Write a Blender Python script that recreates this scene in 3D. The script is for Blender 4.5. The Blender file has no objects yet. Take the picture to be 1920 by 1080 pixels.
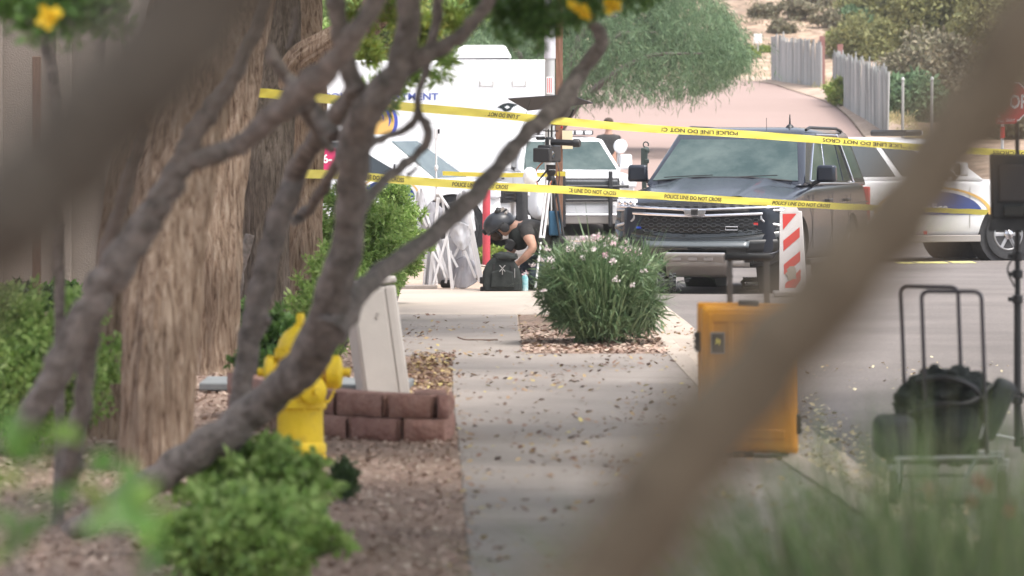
import bpy, bmesh, math, random
import numpy as np
from mathutils import Vector, Matrix, Euler, noise

R = math.radians
rng = random.Random(7)
nrg = np.random.default_rng(11)
SC = bpy.context.scene
COL = SC.collection

# ------------------------------------------------------------------ camera, sky, sun, exposure
F = 9600.0          # focal length in pixels of a 1920 wide frame (180 mm lens)
CZ = 1.70           # lens height above the pavement
HY = 245.0          # horizon row


def P(px, py, D):
    return Vector(((px - 960.0) / F * D, D, CZ - (py - HY) / F * D))


cam_d = bpy.data.cameras.new('camera')
cam = bpy.data.objects.new('camera', cam_d)
COL.objects.link(cam)
cam.location = (0, 0, CZ)
cam.rotation_euler = (R(90), 0, 0)
cam_d.sensor_width = 36
cam_d.lens = 180
cam_d.shift_y = -(540 - HY) / 1920
cam_d.clip_start = 0.1
cam_d.clip_end = 2000
cam_d.dof.use_dof = True
cam_d.dof.focus_distance = 57
cam_d.dof.aperture_fstop = 4.9
SC.camera = cam

W = bpy.data.worlds.new('World')
SC.world = W
W.use_nodes = True
wn = W.node_tree
bg = wn.nodes['Background']
sky = wn.nodes.new('ShaderNodeTexSky')
sky.sky_type = 'NISHITA'
sky.sun_disc = False
sky.sun_elevation = R(64)
sky.sun_rotation = R(127)
sky.air_density = 1.0
sky.dust_density = 4.0
sky.ozone_density = 1.0
hs = wn.nodes.new('ShaderNodeHueSaturation')
hs.inputs['Saturation'].default_value = 0.45
wn.links.new(sky.outputs[0], hs.inputs['Color'])
wn.links.new(hs.outputs[0], bg.inputs['Color'])
bg.inputs['Strength'].default_value = 0.115

sl = bpy.data.lights.new('sun', 'SUN')
sl.energy = 1.35
sl.angle = R(22)
sl.color = (1.0, 0.95, 0.88)
so = bpy.data.objects.new('sun', sl)
COL.objects.link(so)
so.rotation_euler = Vector((.34, -.26, .90)).to_track_quat('Z', 'Y').to_euler()

SC.view_settings.view_transform = 'Standard'
SC.view_settings.look = 'None'
SC.view_settings.gamma = 1
SC.view_settings.use_curve_mapping = False
SC.view_settings.exposure = 1.58
SC.cycles.max_bounces = 6
SC.cycles.diffuse_bounces = 3
SC.cycles.glossy_bounces = 3
SC.cycles.transmission_bounces = 4
SC.cycles.transparent_max_bounces = 8

# ------------------------------------------------------------------ materials
MATS = {}


def mat(name, col, rough=0.7, metal=0.0, col2=None, scale=8.0, bump=0.0, bscale=40.0, spec=0.5,
        stretch=(1, 1, 1), island=None, trans=0.0, coat=0.0, detail=6.0, ramp=(0.35, 0.65), emit=None):
    if name in MATS:
        return MATS[name]
    m = bpy.data.materials.new(name)
    m.use_nodes = True
    nt = m.node_tree
    N = nt.nodes
    L = nt.links
    b = N['Principled BSDF']
    b.inputs['Roughness'].default_value = rough
    b.inputs['Metallic'].default_value = metal
    b.inputs['Specular IOR Level'].default_value = spec
    b.inputs['Coat Weight'].default_value = coat
    b.inputs['Coat Roughness'].default_value = 0.05
    b.inputs['Base Color'].default_value = (*col, 1)
    tc = N.new('ShaderNodeTexCoord')
    mp = N.new('ShaderNodeMapping')
    mp.inputs['Scale'].default_value = stretch
    L.new(tc.outputs['Object'], mp.inputs[0])
    csock = None
    if col2 is not None:
        n = N.new('ShaderNodeTexNoise')
        n.inputs['Scale'].default_value = scale
        n.inputs['Detail'].default_value = detail
        n.inputs['Roughness'].default_value = 0.65
        L.new(mp.outputs[0], n.inputs['Vector'])
        r = N.new('ShaderNodeValToRGB')
        r.color_ramp.elements[0].position = ramp[0]
        r.color_ramp.elements[1].position = ramp[1]
        r.color_ramp.elements[0].color = (*col, 1)
        r.color_ramp.elements[1].color = (*col2, 1)
        L.new(n.outputs['Fac'], r.inputs[0])
        csock = r.outputs[0]
    if island is not None:
        g = N.new('ShaderNodeNewGeometry')
        r2 = N.new('ShaderNodeValToRGB')
        cr = r2.color_ramp
        cr.elements[0].color = (*island[0], 1)
        cr.elements[1].color = (*island[-1], 1)
        for i in range(1, len(island) - 1):
            e = cr.elements.new(i / (len(island) - 1))
            e.color = (*island[i], 1)
        L.new(g.outputs['Random Per Island'], r2.inputs[0])
        csock = r2.outputs[0]
    if csock:
        L.new(csock, b.inputs['Base Color'])
    if bump > 0:
        n2 = N.new('ShaderNodeTexNoise')
        n2.inputs['Scale'].default_value = bscale
        n2.inputs['Detail'].default_value = 8
        L.new(mp.outputs[0], n2.inputs['Vector'])
        bp = N.new('ShaderNodeBump')
        bp.inputs['Strength'].default_value = min(1, bump)
        bp.inputs['Distance'].default_value = 0.02 * max(1, bump)
        L.new(n2.outputs['Fac'], bp.inputs['Height'])
        L.new(bp.outputs[0], b.inputs['Normal'])
    if trans > 0:
        t = N.new('ShaderNodeBsdfTranslucent')
        if csock:
            L.new(csock, t.inputs['Color'])
        else:
            t.inputs['Color'].default_value = (*col, 1)
        mx = N.new('ShaderNodeMixShader')
        mx.inputs[0].default_value = trans
        L.new(b.outputs[0], mx.inputs[1])
        L.new(t.outputs[0], mx.inputs[2])
        L.new(mx.outputs[0], N['Material Output'].inputs[0])
    if emit:
        b.inputs['Emission Color'].default_value = (*emit[:3], 1)
        b.inputs['Emission Strength'].default_value = emit[3]
    MATS[name] = m
    return m


def ground_mat(name, cols, vscale, bump=0.6, big=0.5, rough=0.9, stain=0.35):
    """granular ground: voronoi grains, each its own tint, over broad soiling"""
    m = bpy.data.materials.new(name)
    m.use_nodes = True
    nt = m.node_tree
    N, L = nt.nodes, nt.links
    b = N['Principled BSDF']
    b.inputs['Roughness'].default_value = rough
    b.inputs['Specular IOR Level'].default_value = 0.25
    tc = N.new('ShaderNodeTexCoord')
    v = N.new('ShaderNodeTexVoronoi')
    v.inputs['Scale'].default_value = vscale
    L.new(tc.outputs['Object'], v.inputs['Vector'])
    r = N.new('ShaderNodeValToRGB')
    cr = r.color_ramp
    cr.elements[0].color = (*cols[0], 1)
    cr.elements[1].color = (*cols[-1], 1)
    for i in range(1, len(cols) - 1):
        cr.elements.new(i / (len(cols) - 1)).color = (*cols[i], 1)
    sp = N.new('ShaderNodeSeparateColor')
    L.new(v.outputs['Color'], sp.inputs[0])
    L.new(sp.outputs[0], r.inputs[0])
    n = N.new('ShaderNodeTexNoise')
    n.inputs['Scale'].default_value = big
    n.inputs['Detail'].default_value = 7
    n.inputs['Roughness'].default_value = 0.6
    L.new(tc.outputs['Object'], n.inputs['Vector'])
    mr = N.new('ShaderNodeMapRange')
    mr.inputs['From Min'].default_value = 0.3
    mr.inputs['From Max'].default_value = 0.7
    mr.inputs['To Min'].default_value = 1 - stain
    mr.inputs['To Max'].default_value = 1 + stain * 0.4
    L.new(n.outputs['Fac'], mr.inputs[0])
    mx = N.new('ShaderNodeVectorMath')
    mx.operation = 'SCALE'
    L.new(r.outputs[0], mx.inputs[0])
    L.new(mr.outputs[0], mx.inputs['Scale'])
    L.new(mx.outputs[0], b.inputs['Base Color'])
    bp = N.new('ShaderNodeBump')
    bp.inputs['Strength'].default_value = bump
    bp.inputs['Distance'].default_value = 0.01
    L.new(v.outputs['Distance'], bp.inputs['Height'])
    L.new(bp.outputs[0], b.inputs['Normal'])
    MATS[name] = m
    return m


# ------------------------------------------------------------------ mesh helpers
class MB:
    def __init__(s):
        s.v, s.f, s.m = [], [], []

    def add(s, vs, fs, mi=0):
        o = len(s.v)
        s.v += [tuple(v) for v in vs]
        s.f += [tuple(o + i for i in f) for f in fs]
        s.m += [mi] * len(fs)
        return s

    def box(s, c, d, rot=(0, 0, 0), mi=0, taper=1.0):
        M = Euler(rot).to_matrix()
        c = Vector(c)
        vs = []
        for z in (-.5, .5):
            t = 1.0 if z < 0 else taper
            for x, y in ((-.5, -.5), (.5, -.5), (.5, .5), (-.5, .5)):
                vs.append(c + M @ Vector((x * d[0] * t, y * d[1] * t, z * d[2])))
        return s.add(vs, [(3, 2, 1, 0), (4, 5, 6, 7), (0, 1, 5, 4), (1, 2, 6, 5), (2, 3, 7, 6), (3, 0, 4, 7)], mi)

    def tube(s, pts, rad, n=10, mi=0, caps=True, wob=0.0, seed=0):
        pts = [Vector(p) for p in pts]
        if not hasattr(rad, '__len__'):
            rad = [rad] * len(pts)
        t0 = (pts[1] - pts[0]).normalized()
        up = Vector((0, 0, 1)) if abs(t0.z) < .9 else Vector((0, 1, 0))
        nn = t0.cross(up).normalized()
        vs, fs = [], []
        for i, p in enumerate(pts):
            if i == 0:
                t = t0
            elif i == len(pts) - 1:
                t = (pts[i] - pts[i - 1]).normalized()
            else:
                t = (pts[i + 1] - pts[i - 1]).normalized()
            nn = (nn - t * nn.dot(t)).normalized()
            bb = t.cross(nn)
            for k in range(n):
                a = 2 * math.pi * k / n
                r = rad[i]
                if wob:
                    r *= 1 + wob * noise.noise(Vector((math.cos(a) * 1.5 + seed, math.sin(a) * 1.5, i * .35)))
                vs.append(p + (nn * math.cos(a) + bb * math.sin(a)) * r)
        for i in range(len(pts) - 1):
            for k in range(n):
                k2 = (k + 1) % n
                fs.append((i * n + k, i * n + k2, (i + 1) * n + k2, (i + 1) * n + k))
        if caps:
            fs.append(tuple(reversed(range(n))))
            fs.append(tuple((len(pts) - 1) * n + k for k in range(n)))
        return s.add(vs, fs, mi)

    def cyl(s, a, b, r, r2=None, n=12, mi=0):
        return s.tube([a, b], [r, r if r2 is None else r2], n, mi)

    def lathe(s, prof, c=(0, 0, 0), rot=(0, 0, 0), n=24, mi=0):
        M = Euler(rot).to_matrix()
        c = Vector(c)
        vs, fs = [], []
        for r, z in prof:
            for k in range(n):
                a = 2 * math.pi * k / n
                vs.append(c + M @ Vector((r * math.cos(a), r * math.sin(a), z)))
        for i in range(len(prof) - 1):
            for k in range(n):
                k2 = (k + 1) % n
                fs.append((i * n + k, i * n + k2, (i + 1) * n + k2, (i + 1) * n + k))
        if prof[0][0] > 1e-5:
            fs.append(tuple(reversed(range(n))))
        if prof[-1][0] > 1e-5:
            fs.append(tuple((len(prof) - 1) * n + k for k in range(n)))
        return s.add(vs, fs, mi)

    def ball(s, c, r, n=14, m=9, mi=0, wob=0, seed=0, rot=(0, 0, 0), fr=2.0):
        if not hasattr(r, '__len__'):
            r = (r, r, r)
        M = Euler(rot).to_matrix()
        vs, fs = [], []
        for i in range(m + 1):
            ph = math.pi * i / m
            for k in range(n):
                a = 2 * math.pi * k / n
                d = Vector((math.sin(ph) * math.cos(a), math.sin(ph) * math.sin(a), math.cos(ph)))
                q = 1 + (wob * noise.fractal(d * fr + Vector((seed, 0, 0)), 1.0, 2.0, 3) if wob else 0)
                vs.append(Vector(c) + M @ Vector((d.x * r[0] * q, d.y * r[1] * q, d.z * r[2] * q)))
        for i in range(m):
            for k in range(n):
                k2 = (k + 1) % n
                fs.append((i * n + k, (i + 1) * n + k, (i + 1) * n + k2, i * n + k2))
        return s.add(vs, fs, mi)

    def prism(s, poly, a0, a1, axis='x', mi=0):
        """extrude a polygon (u,v) along axis"""
        n = len(poly)

        def pt(a, u, v):
            return {'x': (a, u, v), 'y': (u, a, v), 'z': (u, v, a)}[axis]
        vs = [pt(a0, *p) for p in poly] + [pt(a1, *p) for p in poly]
        fs = [tuple(reversed(range(n))), tuple(range(n, 2 * n))]
        fs += [(i, (i + 1) % n, n + (i + 1) % n, n + i) for i in range(n)]
        return s.add(vs, fs, mi)

    def slab(s, quad, t, mi=0):
        """quad corners -> thin slab raised by t along the normal"""
        q = [Vector(p) for p in quad]
        nrm = (q[1] - q[0]).cross(q[-1] - q[0]).normalized() * t
        n = len(q)
        vs = q + [p + nrm for p in q]
        fs = [tuple(reversed(range(n))), tuple(range(n, 2 * n))] + [(i, (i + 1) % n, n + (i + 1) % n, n + i) for i in range(n)]
        return s.add(vs, fs, mi)

    def grid(s, fn, nu, nv, mi=0):
        vs = [fn(i / nu, j / nv) for j in range(nv + 1) for i in range(nu + 1)]
        fs = [(j * (nu + 1) + i, j * (nu + 1) + i + 1, (j + 1) * (nu + 1) + i + 1, (j + 1) * (nu + 1) + i)
              for j in range(nv) for i in range(nu)]
        return s.add(vs, fs, mi)

    def build(s, name, mats, parent=None, smooth=True, bevel=0, seg=2, sub=0, loc=None, fix=True, solid=0):
        me = bpy.data.meshes.new(name)
        me.from_pydata(s.v, [], s.f)
        if not isinstance(mats, (list, tuple)):
            mats = [mats]
        for m in mats:
            me.materials.append(m)
        if len(mats) > 1:
            me.polygons.foreach_set('material_index', s.m)
        if fix:
            bm = bmesh.new()
            bm.from_mesh(me)
            bmesh.ops.recalc_face_normals(bm, faces=bm.faces)
            bm.to_mesh(me)
            bm.free()
        if smooth:
            me.polygons.foreach_set('use_smooth', [True] * len(me.polygons))
            if not sub:
                me.set_sharp_from_angle(angle=R(42))
        ob = bpy.data.objects.new(name, me)
        COL.objects.link(ob)
        if parent:
            ob.parent = parent
        if loc is not None:
            ob.location = loc
        if solid:
            md = ob.modifiers.new('solid', 'SOLIDIFY')
            md.thickness = solid
        if sub:
            md = ob.modifiers.new('sub', 'SUBSURF')
            md.levels = md.render_levels = sub
        if bevel:
            md = ob.modifiers.new('bev', 'BEVEL')
            md.width = bevel
            md.segments = seg
            md.limit_method = 'ANGLE'
            md.angle_limit = R(35)
            md.harden_normals = False
        return ob


def bake(ob):
    dg = bpy.context.evaluated_depsgraph_get()
    me = bpy.data.meshes.new_from_object(ob.evaluated_get(dg))
    ob.modifiers.clear()
    ob.data = me
    return ob


def np_mesh(name, V, Fq, m, parent=None, loc=None):
    me = bpy.data.meshes.new(name)
    nv, nf, k = len(V), len(Fq), Fq.shape[1]
    me.vertices.add(nv)
    me.vertices.foreach_set('co', V.astype(np.float32).ravel())
    me.loops.add(nf * k)
    me.loops.foreach_set('vertex_index', Fq.astype(np.int32).ravel())
    me.polygons.add(nf)
    me.polygons.foreach_set('loop_start', np.arange(0, nf * k, k, dtype=np.int32))
    me.polygons.foreach_set('loop_total', np.full(nf, k, dtype=np.int32))
    me.materials.append(m)
    me.update(calc_edges=True)
    ob = bpy.data.objects.new(name, me)
    COL.objects.link(ob)
    if parent:
        ob.parent = parent
    if loc is not None:
        ob.location = loc
    return ob


def tag(o, label=None, cat=None, group=None, kind=None):
    if label:
        o['label'] = label
    if cat:
        o['category'] = cat
    if group:
        o['group'] = group
    if kind:
        o['kind'] = kind
    return o


def thing(name, label, cat, loc=(0, 0, 0), rz=0, group=None):
    o = bpy.data.objects.new(name, None)
    o.empty_display_size = .1
    COL.objects.link(o)
    o.location = loc
    o.rotation_euler = (0, 0, rz)
    return tag(o, label, cat, group)


def kids(o):
    return [c for c in COL.objects if c.parent == o]


def spline(pts, k=6):
    """Catmull-Rom through rows of numbers"""
    A = [np.array(p, float) for p in pts]
    A = [2 * A[0] - A[1]] + A + [2 * A[-1] - A[-2]]
    out = []
    for i in range(1, len(A) - 2):
        for j in range(k):
            t = j / k
            p0, p1, p2, p3 = A[i - 1:i + 3]
            out.append(.5 * ((2 * p1) + (-p0 + p2) * t + (2 * p0 - 5 * p1 + 4 * p2 - p3) * t * t + (-p0 + 3 * p1 - 3 * p2 + p3) * t ** 3))
    out.append(A[-2])
    return out


def text_mesh(body, m, parent, M, width=None, height=None, name='lettering', bold=0.0, extrude=0.001):
    cu = bpy.data.curves.new('t', 'FONT')
    cu.body = body
    cu.size = 1
    cu.offset = bold
    cu.extrude = 0
    cu.resolution_u = 3
    to = bpy.data.objects.new('t', cu)
    COL.objects.link(to)
    dg = bpy.context.evaluated_depsgraph_get()
    me = bpy.data.meshes.new_from_object(to.evaluated_get(dg))
    bpy.data.objects.remove(to)
    n = len(me.vertices)
    co = np.zeros(n * 3, np.float32)
    me.vertices.foreach_get('co', co)
    co = co.reshape(-1, 3)
    lo, hi = co.min(0), co.max(0)
    sx = (width / (hi[0] - lo[0])) if width else None
    sy = (height / (hi[1] - lo[1])) if height else None
    sx = sx or sy
    sy = sy or sx
    co[:, 0] = (co[:, 0] - (lo[0] + hi[0]) / 2) * sx
    co[:, 1] = (co[:, 1] - (lo[1] + hi[1]) / 2) * sy
    me.vertices.foreach_set('co', co.ravel())
    me.materials.clear()
    me.materials.append(m)
    me.name = name
    ob = bpy.data.objects.new(name, me)
    COL.objects.link(ob)
    ob.matrix_local = M
    if parent:
        ob.parent = parent
        ob.matrix_parent_inverse = Matrix.Identity(4)
        ob.matrix_local = M
    return ob


def basis(o, x, y, z):
    return Matrix(((x[0], y[0], z[0], o[0]), (x[1], y[1], z[1], o[1]), (x[2], y[2], z[2], o[2]), (0, 0, 0, 1)))


def leaves(name, m, clumps, per, size, aspect=.45, droop=0.0, parent=None, flat=0.0, jit=.35, loc=None, out=0.0):
    """clumps: rows (x,y,z,rx,ry,rz); leaves spread inside every clump"""
    C = np.array(clumps, float)
    n = len(C) * per
    c = np.repeat(C[:, :3], per, 0)
    r = np.repeat(C[:, 3:6], per, 0)
    d = nrg.normal(size=(n, 3))
    d /= np.linalg.norm(d, axis=1)[:, None]
    rad = nrg.random(n) ** .45
    pos = c + d * r * rad[:, None]
    t = nrg.normal(size=(n, 3)) + d * out
    t[:, 2] = t[:, 2] * (1 - flat) - droop
    t /= np.linalg.norm(t, axis=1)[:, None]
    w = np.cross(t, nrg.normal(size=(n, 3)))
    w /= np.linalg.norm(w, axis=1)[:, None] + 1e-9
    s = size * (1 + jit * nrg.normal(size=n)).clip(.4, 1.9)
    L = t * s[:, None]
    Wd = w * (s * aspect * .5)[:, None]
    nn = np.cross(t, w) * (s * .1)[:, None]
    V = np.stack([pos, pos + L * .5 + Wd + nn, pos + L, pos + L * .5 - Wd + nn], 1).reshape(-1, 3)
    Fq = np.arange(n * 4).reshape(-1, 4)
    return np_mesh(name, V, Fq, m, parent, loc)


def clumps_in(c, r, n, cr, shell=.5, flatz=1.0, seed=None):
    out = []
    g = np.random.default_rng(seed if seed is not None else int(abs(c[0] * 77 + c[1] * 13 + c[2] * 5)) + n)
    for _ in range(n):
        d = g.normal(size=3)
        d /= np.linalg.norm(d)
        k = shell + (1 - shell) * g.random()
        q = cr * (.6 + .8 * g.random())
        out.append((c[0] + d[0] * r[0] * k, c[1] + d[1] * r[1] * k, c[2] + d[2] * r[2] * k, q, q, q * flatz))
    return out


# ------------------------------------------------------------------ palette
M_yel = mat('hydrant_yellow', (.84, .60, .02), .5, col2=(.50, .31, .03), scale=14, ramp=(.52, .85), bump=.3, bscale=70)
M_white = mat('white_paint', (.84, .84, .85), .35, coat=.2)
M_whiteplain = mat('white_plastic', (.82, .81, .82), .5)
M_black = mat('black_plastic', (.018, .018, .02), .45)
M_blackmat = mat('black_rubber', (.02, .02, .022), .8, col2=(.035, .035, .037), scale=20, bump=.3, bscale=120)
M_blackcloth = mat('black_cloth', (.022, .026, .026), .9, col2=(.04, .045, .043), scale=15, bump=.5, bscale=200, spec=.2)
M_gloss = mat('dark_blue_paint', (.026, .031, .044), .20, metal=.25, coat=.15, spec=.35)
M_glossblk = mat('gloss_black', (.012, .016, .018), .12, coat=.6)
M_chrome = mat('chrome', (.78, .77, .80), .16, metal=1)
M_steel = mat('brushed_steel', (.55, .55, .57), .38, metal=.9)
M_alu = mat('silver_tube', (.82, .81, .83), .35, metal=.15)
M_glass = mat('car_glass', (.035, .06, .06), .07, coat=.0, spec=.32, col2=(.09, .12, .115), scale=1.6)
M_glassdk = mat('tinted_glass', (.03, .04, .045), .05, spec=.8)
M_lamp = mat('lamp_glass', (.88, .88, .92), .12, spec=.9)
M_red = mat('red_reflector', (.62, .05, .05), .45)
M_tape = mat('tape_yellow', (.90, .78, .13), .38, trans=.3, spec=.5)
M_tapeink = mat('tape_ink', (.05, .035, .02), .6)
M_skin = mat('skin', (.52, .30, .22), .55, col2=(.45, .25, .18), scale=14)
M_skid = mat('skid_plate', (.36, .33, .31), .45, metal=.35)
M_navy = mat('navy_print', (.03, .07, .26), .5)
M_gold = mat('gold_print', (.78, .48, .14), .5)
M_orange = mat('case_orange', (.74, .33, .02), .42, col2=(.60, .25, .02), scale=3, bump=.12, bscale=150)
# ------------------------------------------------------------------ the setting
def sstep(a, b, x):
    t = min(1, max(0, (x - a) / (b - a)))
    return t * t * (3 - 2 * t)


def road_z(D):
    z = -.12 - .08 * sstep(52, 66, D)
    if D > 84:
        z += .045 * (D - 90) + .05 + (0.12 if D < 90 else 0) * 0
        z = max(z, -.2)
    return z


def ground_z(x, D):
    z = road_z(D) - .03
    if D > 168:
        z += (D - 168) * .17 * (1 + .15 * noise.noise(Vector((x * .05, D * .05, 0))))
        z += .8 * noise.fractal(Vector((x * .12, D * .12, 3)), 1, 2, 4) * min(1, (D - 168) / 15)
    if x > 10 and D > 90:
        z += .25 * noise.noise(Vector((x * .2, D * .1, 1)))
    return z


M_soil = ground_mat('hill_soil', [(.36, .25, .18), (.50, .37, .27), (.27, .19, .14), (.54, .42, .32)], 3.2, .8, .22, stain=.5)
M_dirt = ground_mat('bright_dirt', [(.40, .30, .235), (.50, .39, .31), (.34, .255, .20)], 30, .4, .8, stain=.25)
M_mulch = ground_mat('gravel_mulch', [(.27, .18, .14), (.38, .27, .215), (.20, .13, .10), (.44, .33, .26)], 42, .9, 1.1, stain=.35)
M_road = ground_mat('asphalt', [(.17, .15, .14), (.22, .195, .183), (.135, .12, .112)], 70, .35, .35, stain=.3)
M_farroad = ground_mat('sun_bleached_road', [(.31, .225, .20), (.34, .25, .225)], 30, .2, .1, stain=.12)  # paler and pinker than the near asphalt
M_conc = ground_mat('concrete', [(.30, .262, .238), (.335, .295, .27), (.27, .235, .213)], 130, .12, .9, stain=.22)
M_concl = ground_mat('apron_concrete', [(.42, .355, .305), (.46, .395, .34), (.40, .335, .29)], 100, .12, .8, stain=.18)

# terrain, one sheet to the top of the hill
b = MB()
xs = [-260, -180, -120, -80, -50, -30, -20, -14, -10, -6, -3, 0, 3, 6, 8, 10, 12, 14, 17, 20, 25, 32, 45, 70, 110, 170, 260]
Ds = [-40, 0, 20, 40, 55, 66, 75, 84, 90] + list(range(96, 168, 6)) + list(range(168, 260, 4)) + [275, 300, 340, 400]
vs = [(x, D, ground_z(x, D)) for D in Ds for x in xs]
nx = len(xs)
fs = [(j * nx + i, j * nx + i + 1, (j + 1) * nx + i + 1, (j + 1) * nx + i) for j in range(len(Ds) - 1) for i in range(nx - 1)]
b.add(vs, fs)
tag(b.build('ground', M_soil), kind='structure')

# near road
CURB = [(3.0, -10), (2.05, 8), (1.72, 22), (1.52, 27), (1.40, 33), (1.34, 39), (1.30, 45), (1.25, 50), (1.1, 56), (.6, 61), (-.6, 65), (-3, 68), (-9, 70), (-30, 71)]
cs = spline(CURB, 6)
b = MB()
rows = [-10, 0, 10, 20, 30, 40, 50, 54, 58, 62, 66, 72, 78, 84, 88, 92, 97, 102]


def curb_x(D):
    if D >= 62:
        return -40
    for a, c in zip(cs[:-1], cs[1:]):
        if a[1] <= D <= c[1]:
            return a[0] + (c[0] - a[0]) * (D - a[1]) / (c[1] - a[1])
    return 3


tag(MB().grid(lambda u, v: (-40 + 70 * u, -10 + 112 * v, road_z(-10 + 112 * v) + .0), 4, 56).build('road', M_road), kind='structure')
# the street climbing the hill


def edge_r(D):
    return 8.4 + .8 * sstep(112, 147, D) - .8 * sstep(147, 165, D) - 3.2 * sstep(163, 176, D)


def edge_l(D):
    return -3.0 - 1.0 * sstep(112, 150, D) - 3 * sstep(160, 176, D)


tag(MB().grid(lambda u, v: (edge_l(100 + 72 * v) * (1 - u) + edge_r(100 + 72 * v) * u, 100 + 72 * v,
                            road_z(100 + 72 * v) + .012), 2, 36).build('hill_road', M_farroad), kind='structure')
# bright verge between the street and the plank fences
tag(MB().grid(lambda u, v: (edge_r(98 + 76 * v) + (.05 + (1.4 + .5 * noise.noise(Vector((v * 9, 0, 0)))) * u), 98 + 76 * v,
                            road_z(98 + 76 * v) + .02 + .1 * math.sin(math.pi * u)), 4, 40).build('road_verge', M_dirt), kind='structure')

# raised soil behind the kerb
b = MB()
poly = [(p[0] - .16, p[1]) for p in cs]
vs, fs = [], []
for x, D in poly:
    vs += [(-45, D if D < 65 else D, -.006), (min(x, 3), D, -.006)]
n = len(poly)
# left border keeps the same depth rows so quads stay simple
for i in range(n - 1):
    fs.append((2 * i, 2 * i + 1, 2 * i + 3, 2 * i + 2))
b.add(vs, fs)
tag(b.build('soil', M_dirt, smooth=False), kind='structure')


def sheet(name, pts, z, m, bev=0, thick=0):
    b = MB()
    if thick:
        b.prism(pts, z - thick, z, 'z')
    else:
        b.add([(x, y, z) for x, y in pts], [tuple(range(len(pts)))])
    return tag(b.build(name, m, smooth=False), kind='structure')


sheet('mulch_bed', [(-9, -5), (.2, -5), (-.05, 12), (-.17, 20), (-.27, 26.5), (-.40, 33), (-.43, 34.5), (-.62, 38.5), (-.9, 39), (-.95, 47), (-9, 50)], 0.0, M_mulch)
# sidewalk slabs with joints
sw = [(-5, .15, 2.6), (12, -.05, 1.88), (20, -.17, 1.62), (26.5, -.27, 1.38), (30, -.33, 1.30), (33, -.385, 1.26), (36, -.42, 1.22)]
side = thing('sidewalk', None, None)
side['kind'] = 'structure'


def swx(D):
    for a, c in zip(sw[:-1], sw[1:]):
        if a[0] <= D <= c[0]:
            t = (D - a[0]) / (c[0] - a[0])
            return a[1] + (c[1] - a[1]) * t, a[2] + (c[2] - a[2]) * t
    return sw[-1][1], sw[-1][2]


D = 4.0
while D < 35.9:
    e = min(D + 1.83, 36)
    l0, r0 = swx(D)
    l1, r1 = swx(e)
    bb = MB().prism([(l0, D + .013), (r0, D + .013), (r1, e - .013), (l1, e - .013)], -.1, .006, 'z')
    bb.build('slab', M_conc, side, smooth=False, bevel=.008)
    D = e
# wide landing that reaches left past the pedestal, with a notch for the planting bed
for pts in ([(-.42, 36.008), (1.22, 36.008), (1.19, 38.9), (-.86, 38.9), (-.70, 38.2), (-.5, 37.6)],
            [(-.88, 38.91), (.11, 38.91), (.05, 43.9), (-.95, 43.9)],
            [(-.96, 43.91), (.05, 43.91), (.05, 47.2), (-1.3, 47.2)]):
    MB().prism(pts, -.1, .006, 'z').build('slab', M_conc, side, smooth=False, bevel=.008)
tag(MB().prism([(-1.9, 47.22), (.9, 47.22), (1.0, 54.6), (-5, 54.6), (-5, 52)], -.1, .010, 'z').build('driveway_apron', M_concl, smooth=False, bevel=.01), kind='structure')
tag(MB().prism([(.11, 38.93), (1.17, 38.93), (1.12, 47.1), (.06, 47.1)], -.1, .003, 'z').build('planting_bed', M_mulch, smooth=False), kind='structure')
tag(MB().prism([(-1.6, 54.62), (-.8, 54.62), (-.8, 54.9), (-1.6, 54.9)], -.05, .05, 'z').build('edging_strip', M_conc, smooth=False, bevel=.01), kind='structure')
# kerb and gutter pan
b = MB()
prof = [(-.16, -.2), (-.16, .012), (-.03, .012), (0.0, -.01), (.03, -.112), (.38, -.116), (.38, -.2)]
vs, fs = [], []
for i, p in enumerate(cs):
    q = cs[min(i + 1, len(cs) - 1)] - cs[max(i - 1, 0)]
    nrm = np.array([q[1], -q[0]]) / np.linalg.norm(q)
    dz = road_z(p[1]) + .12
    for k, (o, z) in enumerate(prof):
        vs.append((p[0] + nrm[0] * o, p[1] + nrm[1] * o, z + (dz if k > 3 else 0) + (.008 if k > 3 else 0)))
for i in range(len(cs) - 1):
    for k in range(len(prof) - 1):
        a = i * len(prof) + k
        fs.append((a, a + 1, a + 1 + len(prof), a + len(prof)))
b.add(vs, fs)
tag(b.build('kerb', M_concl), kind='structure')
# yellow chalk dashes on the road beyond
M_chalk = mat('yellow_road_paint', (.80, .74, .18), .8, col2=(.35, .32, .2), scale=12)
b = MB()
for x0, x1, y in ((1680, 1712, 493), (1716, 1775, 492.5), (1782, 1826, 492)):
    D = 1.9 * F / (y - HY)
    X0, X1 = (x0 - 960) / F * D, (x1 - 960) / F * D
    b.box(((X0 + X1) / 2, D, road_z(D) + .004), (X1 - X0, .9, .004))
tag(b.build('road_marking', M_chalk, smooth=False), kind='structure')

# loose chips, fallen leaves (nobody could count them)


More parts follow.
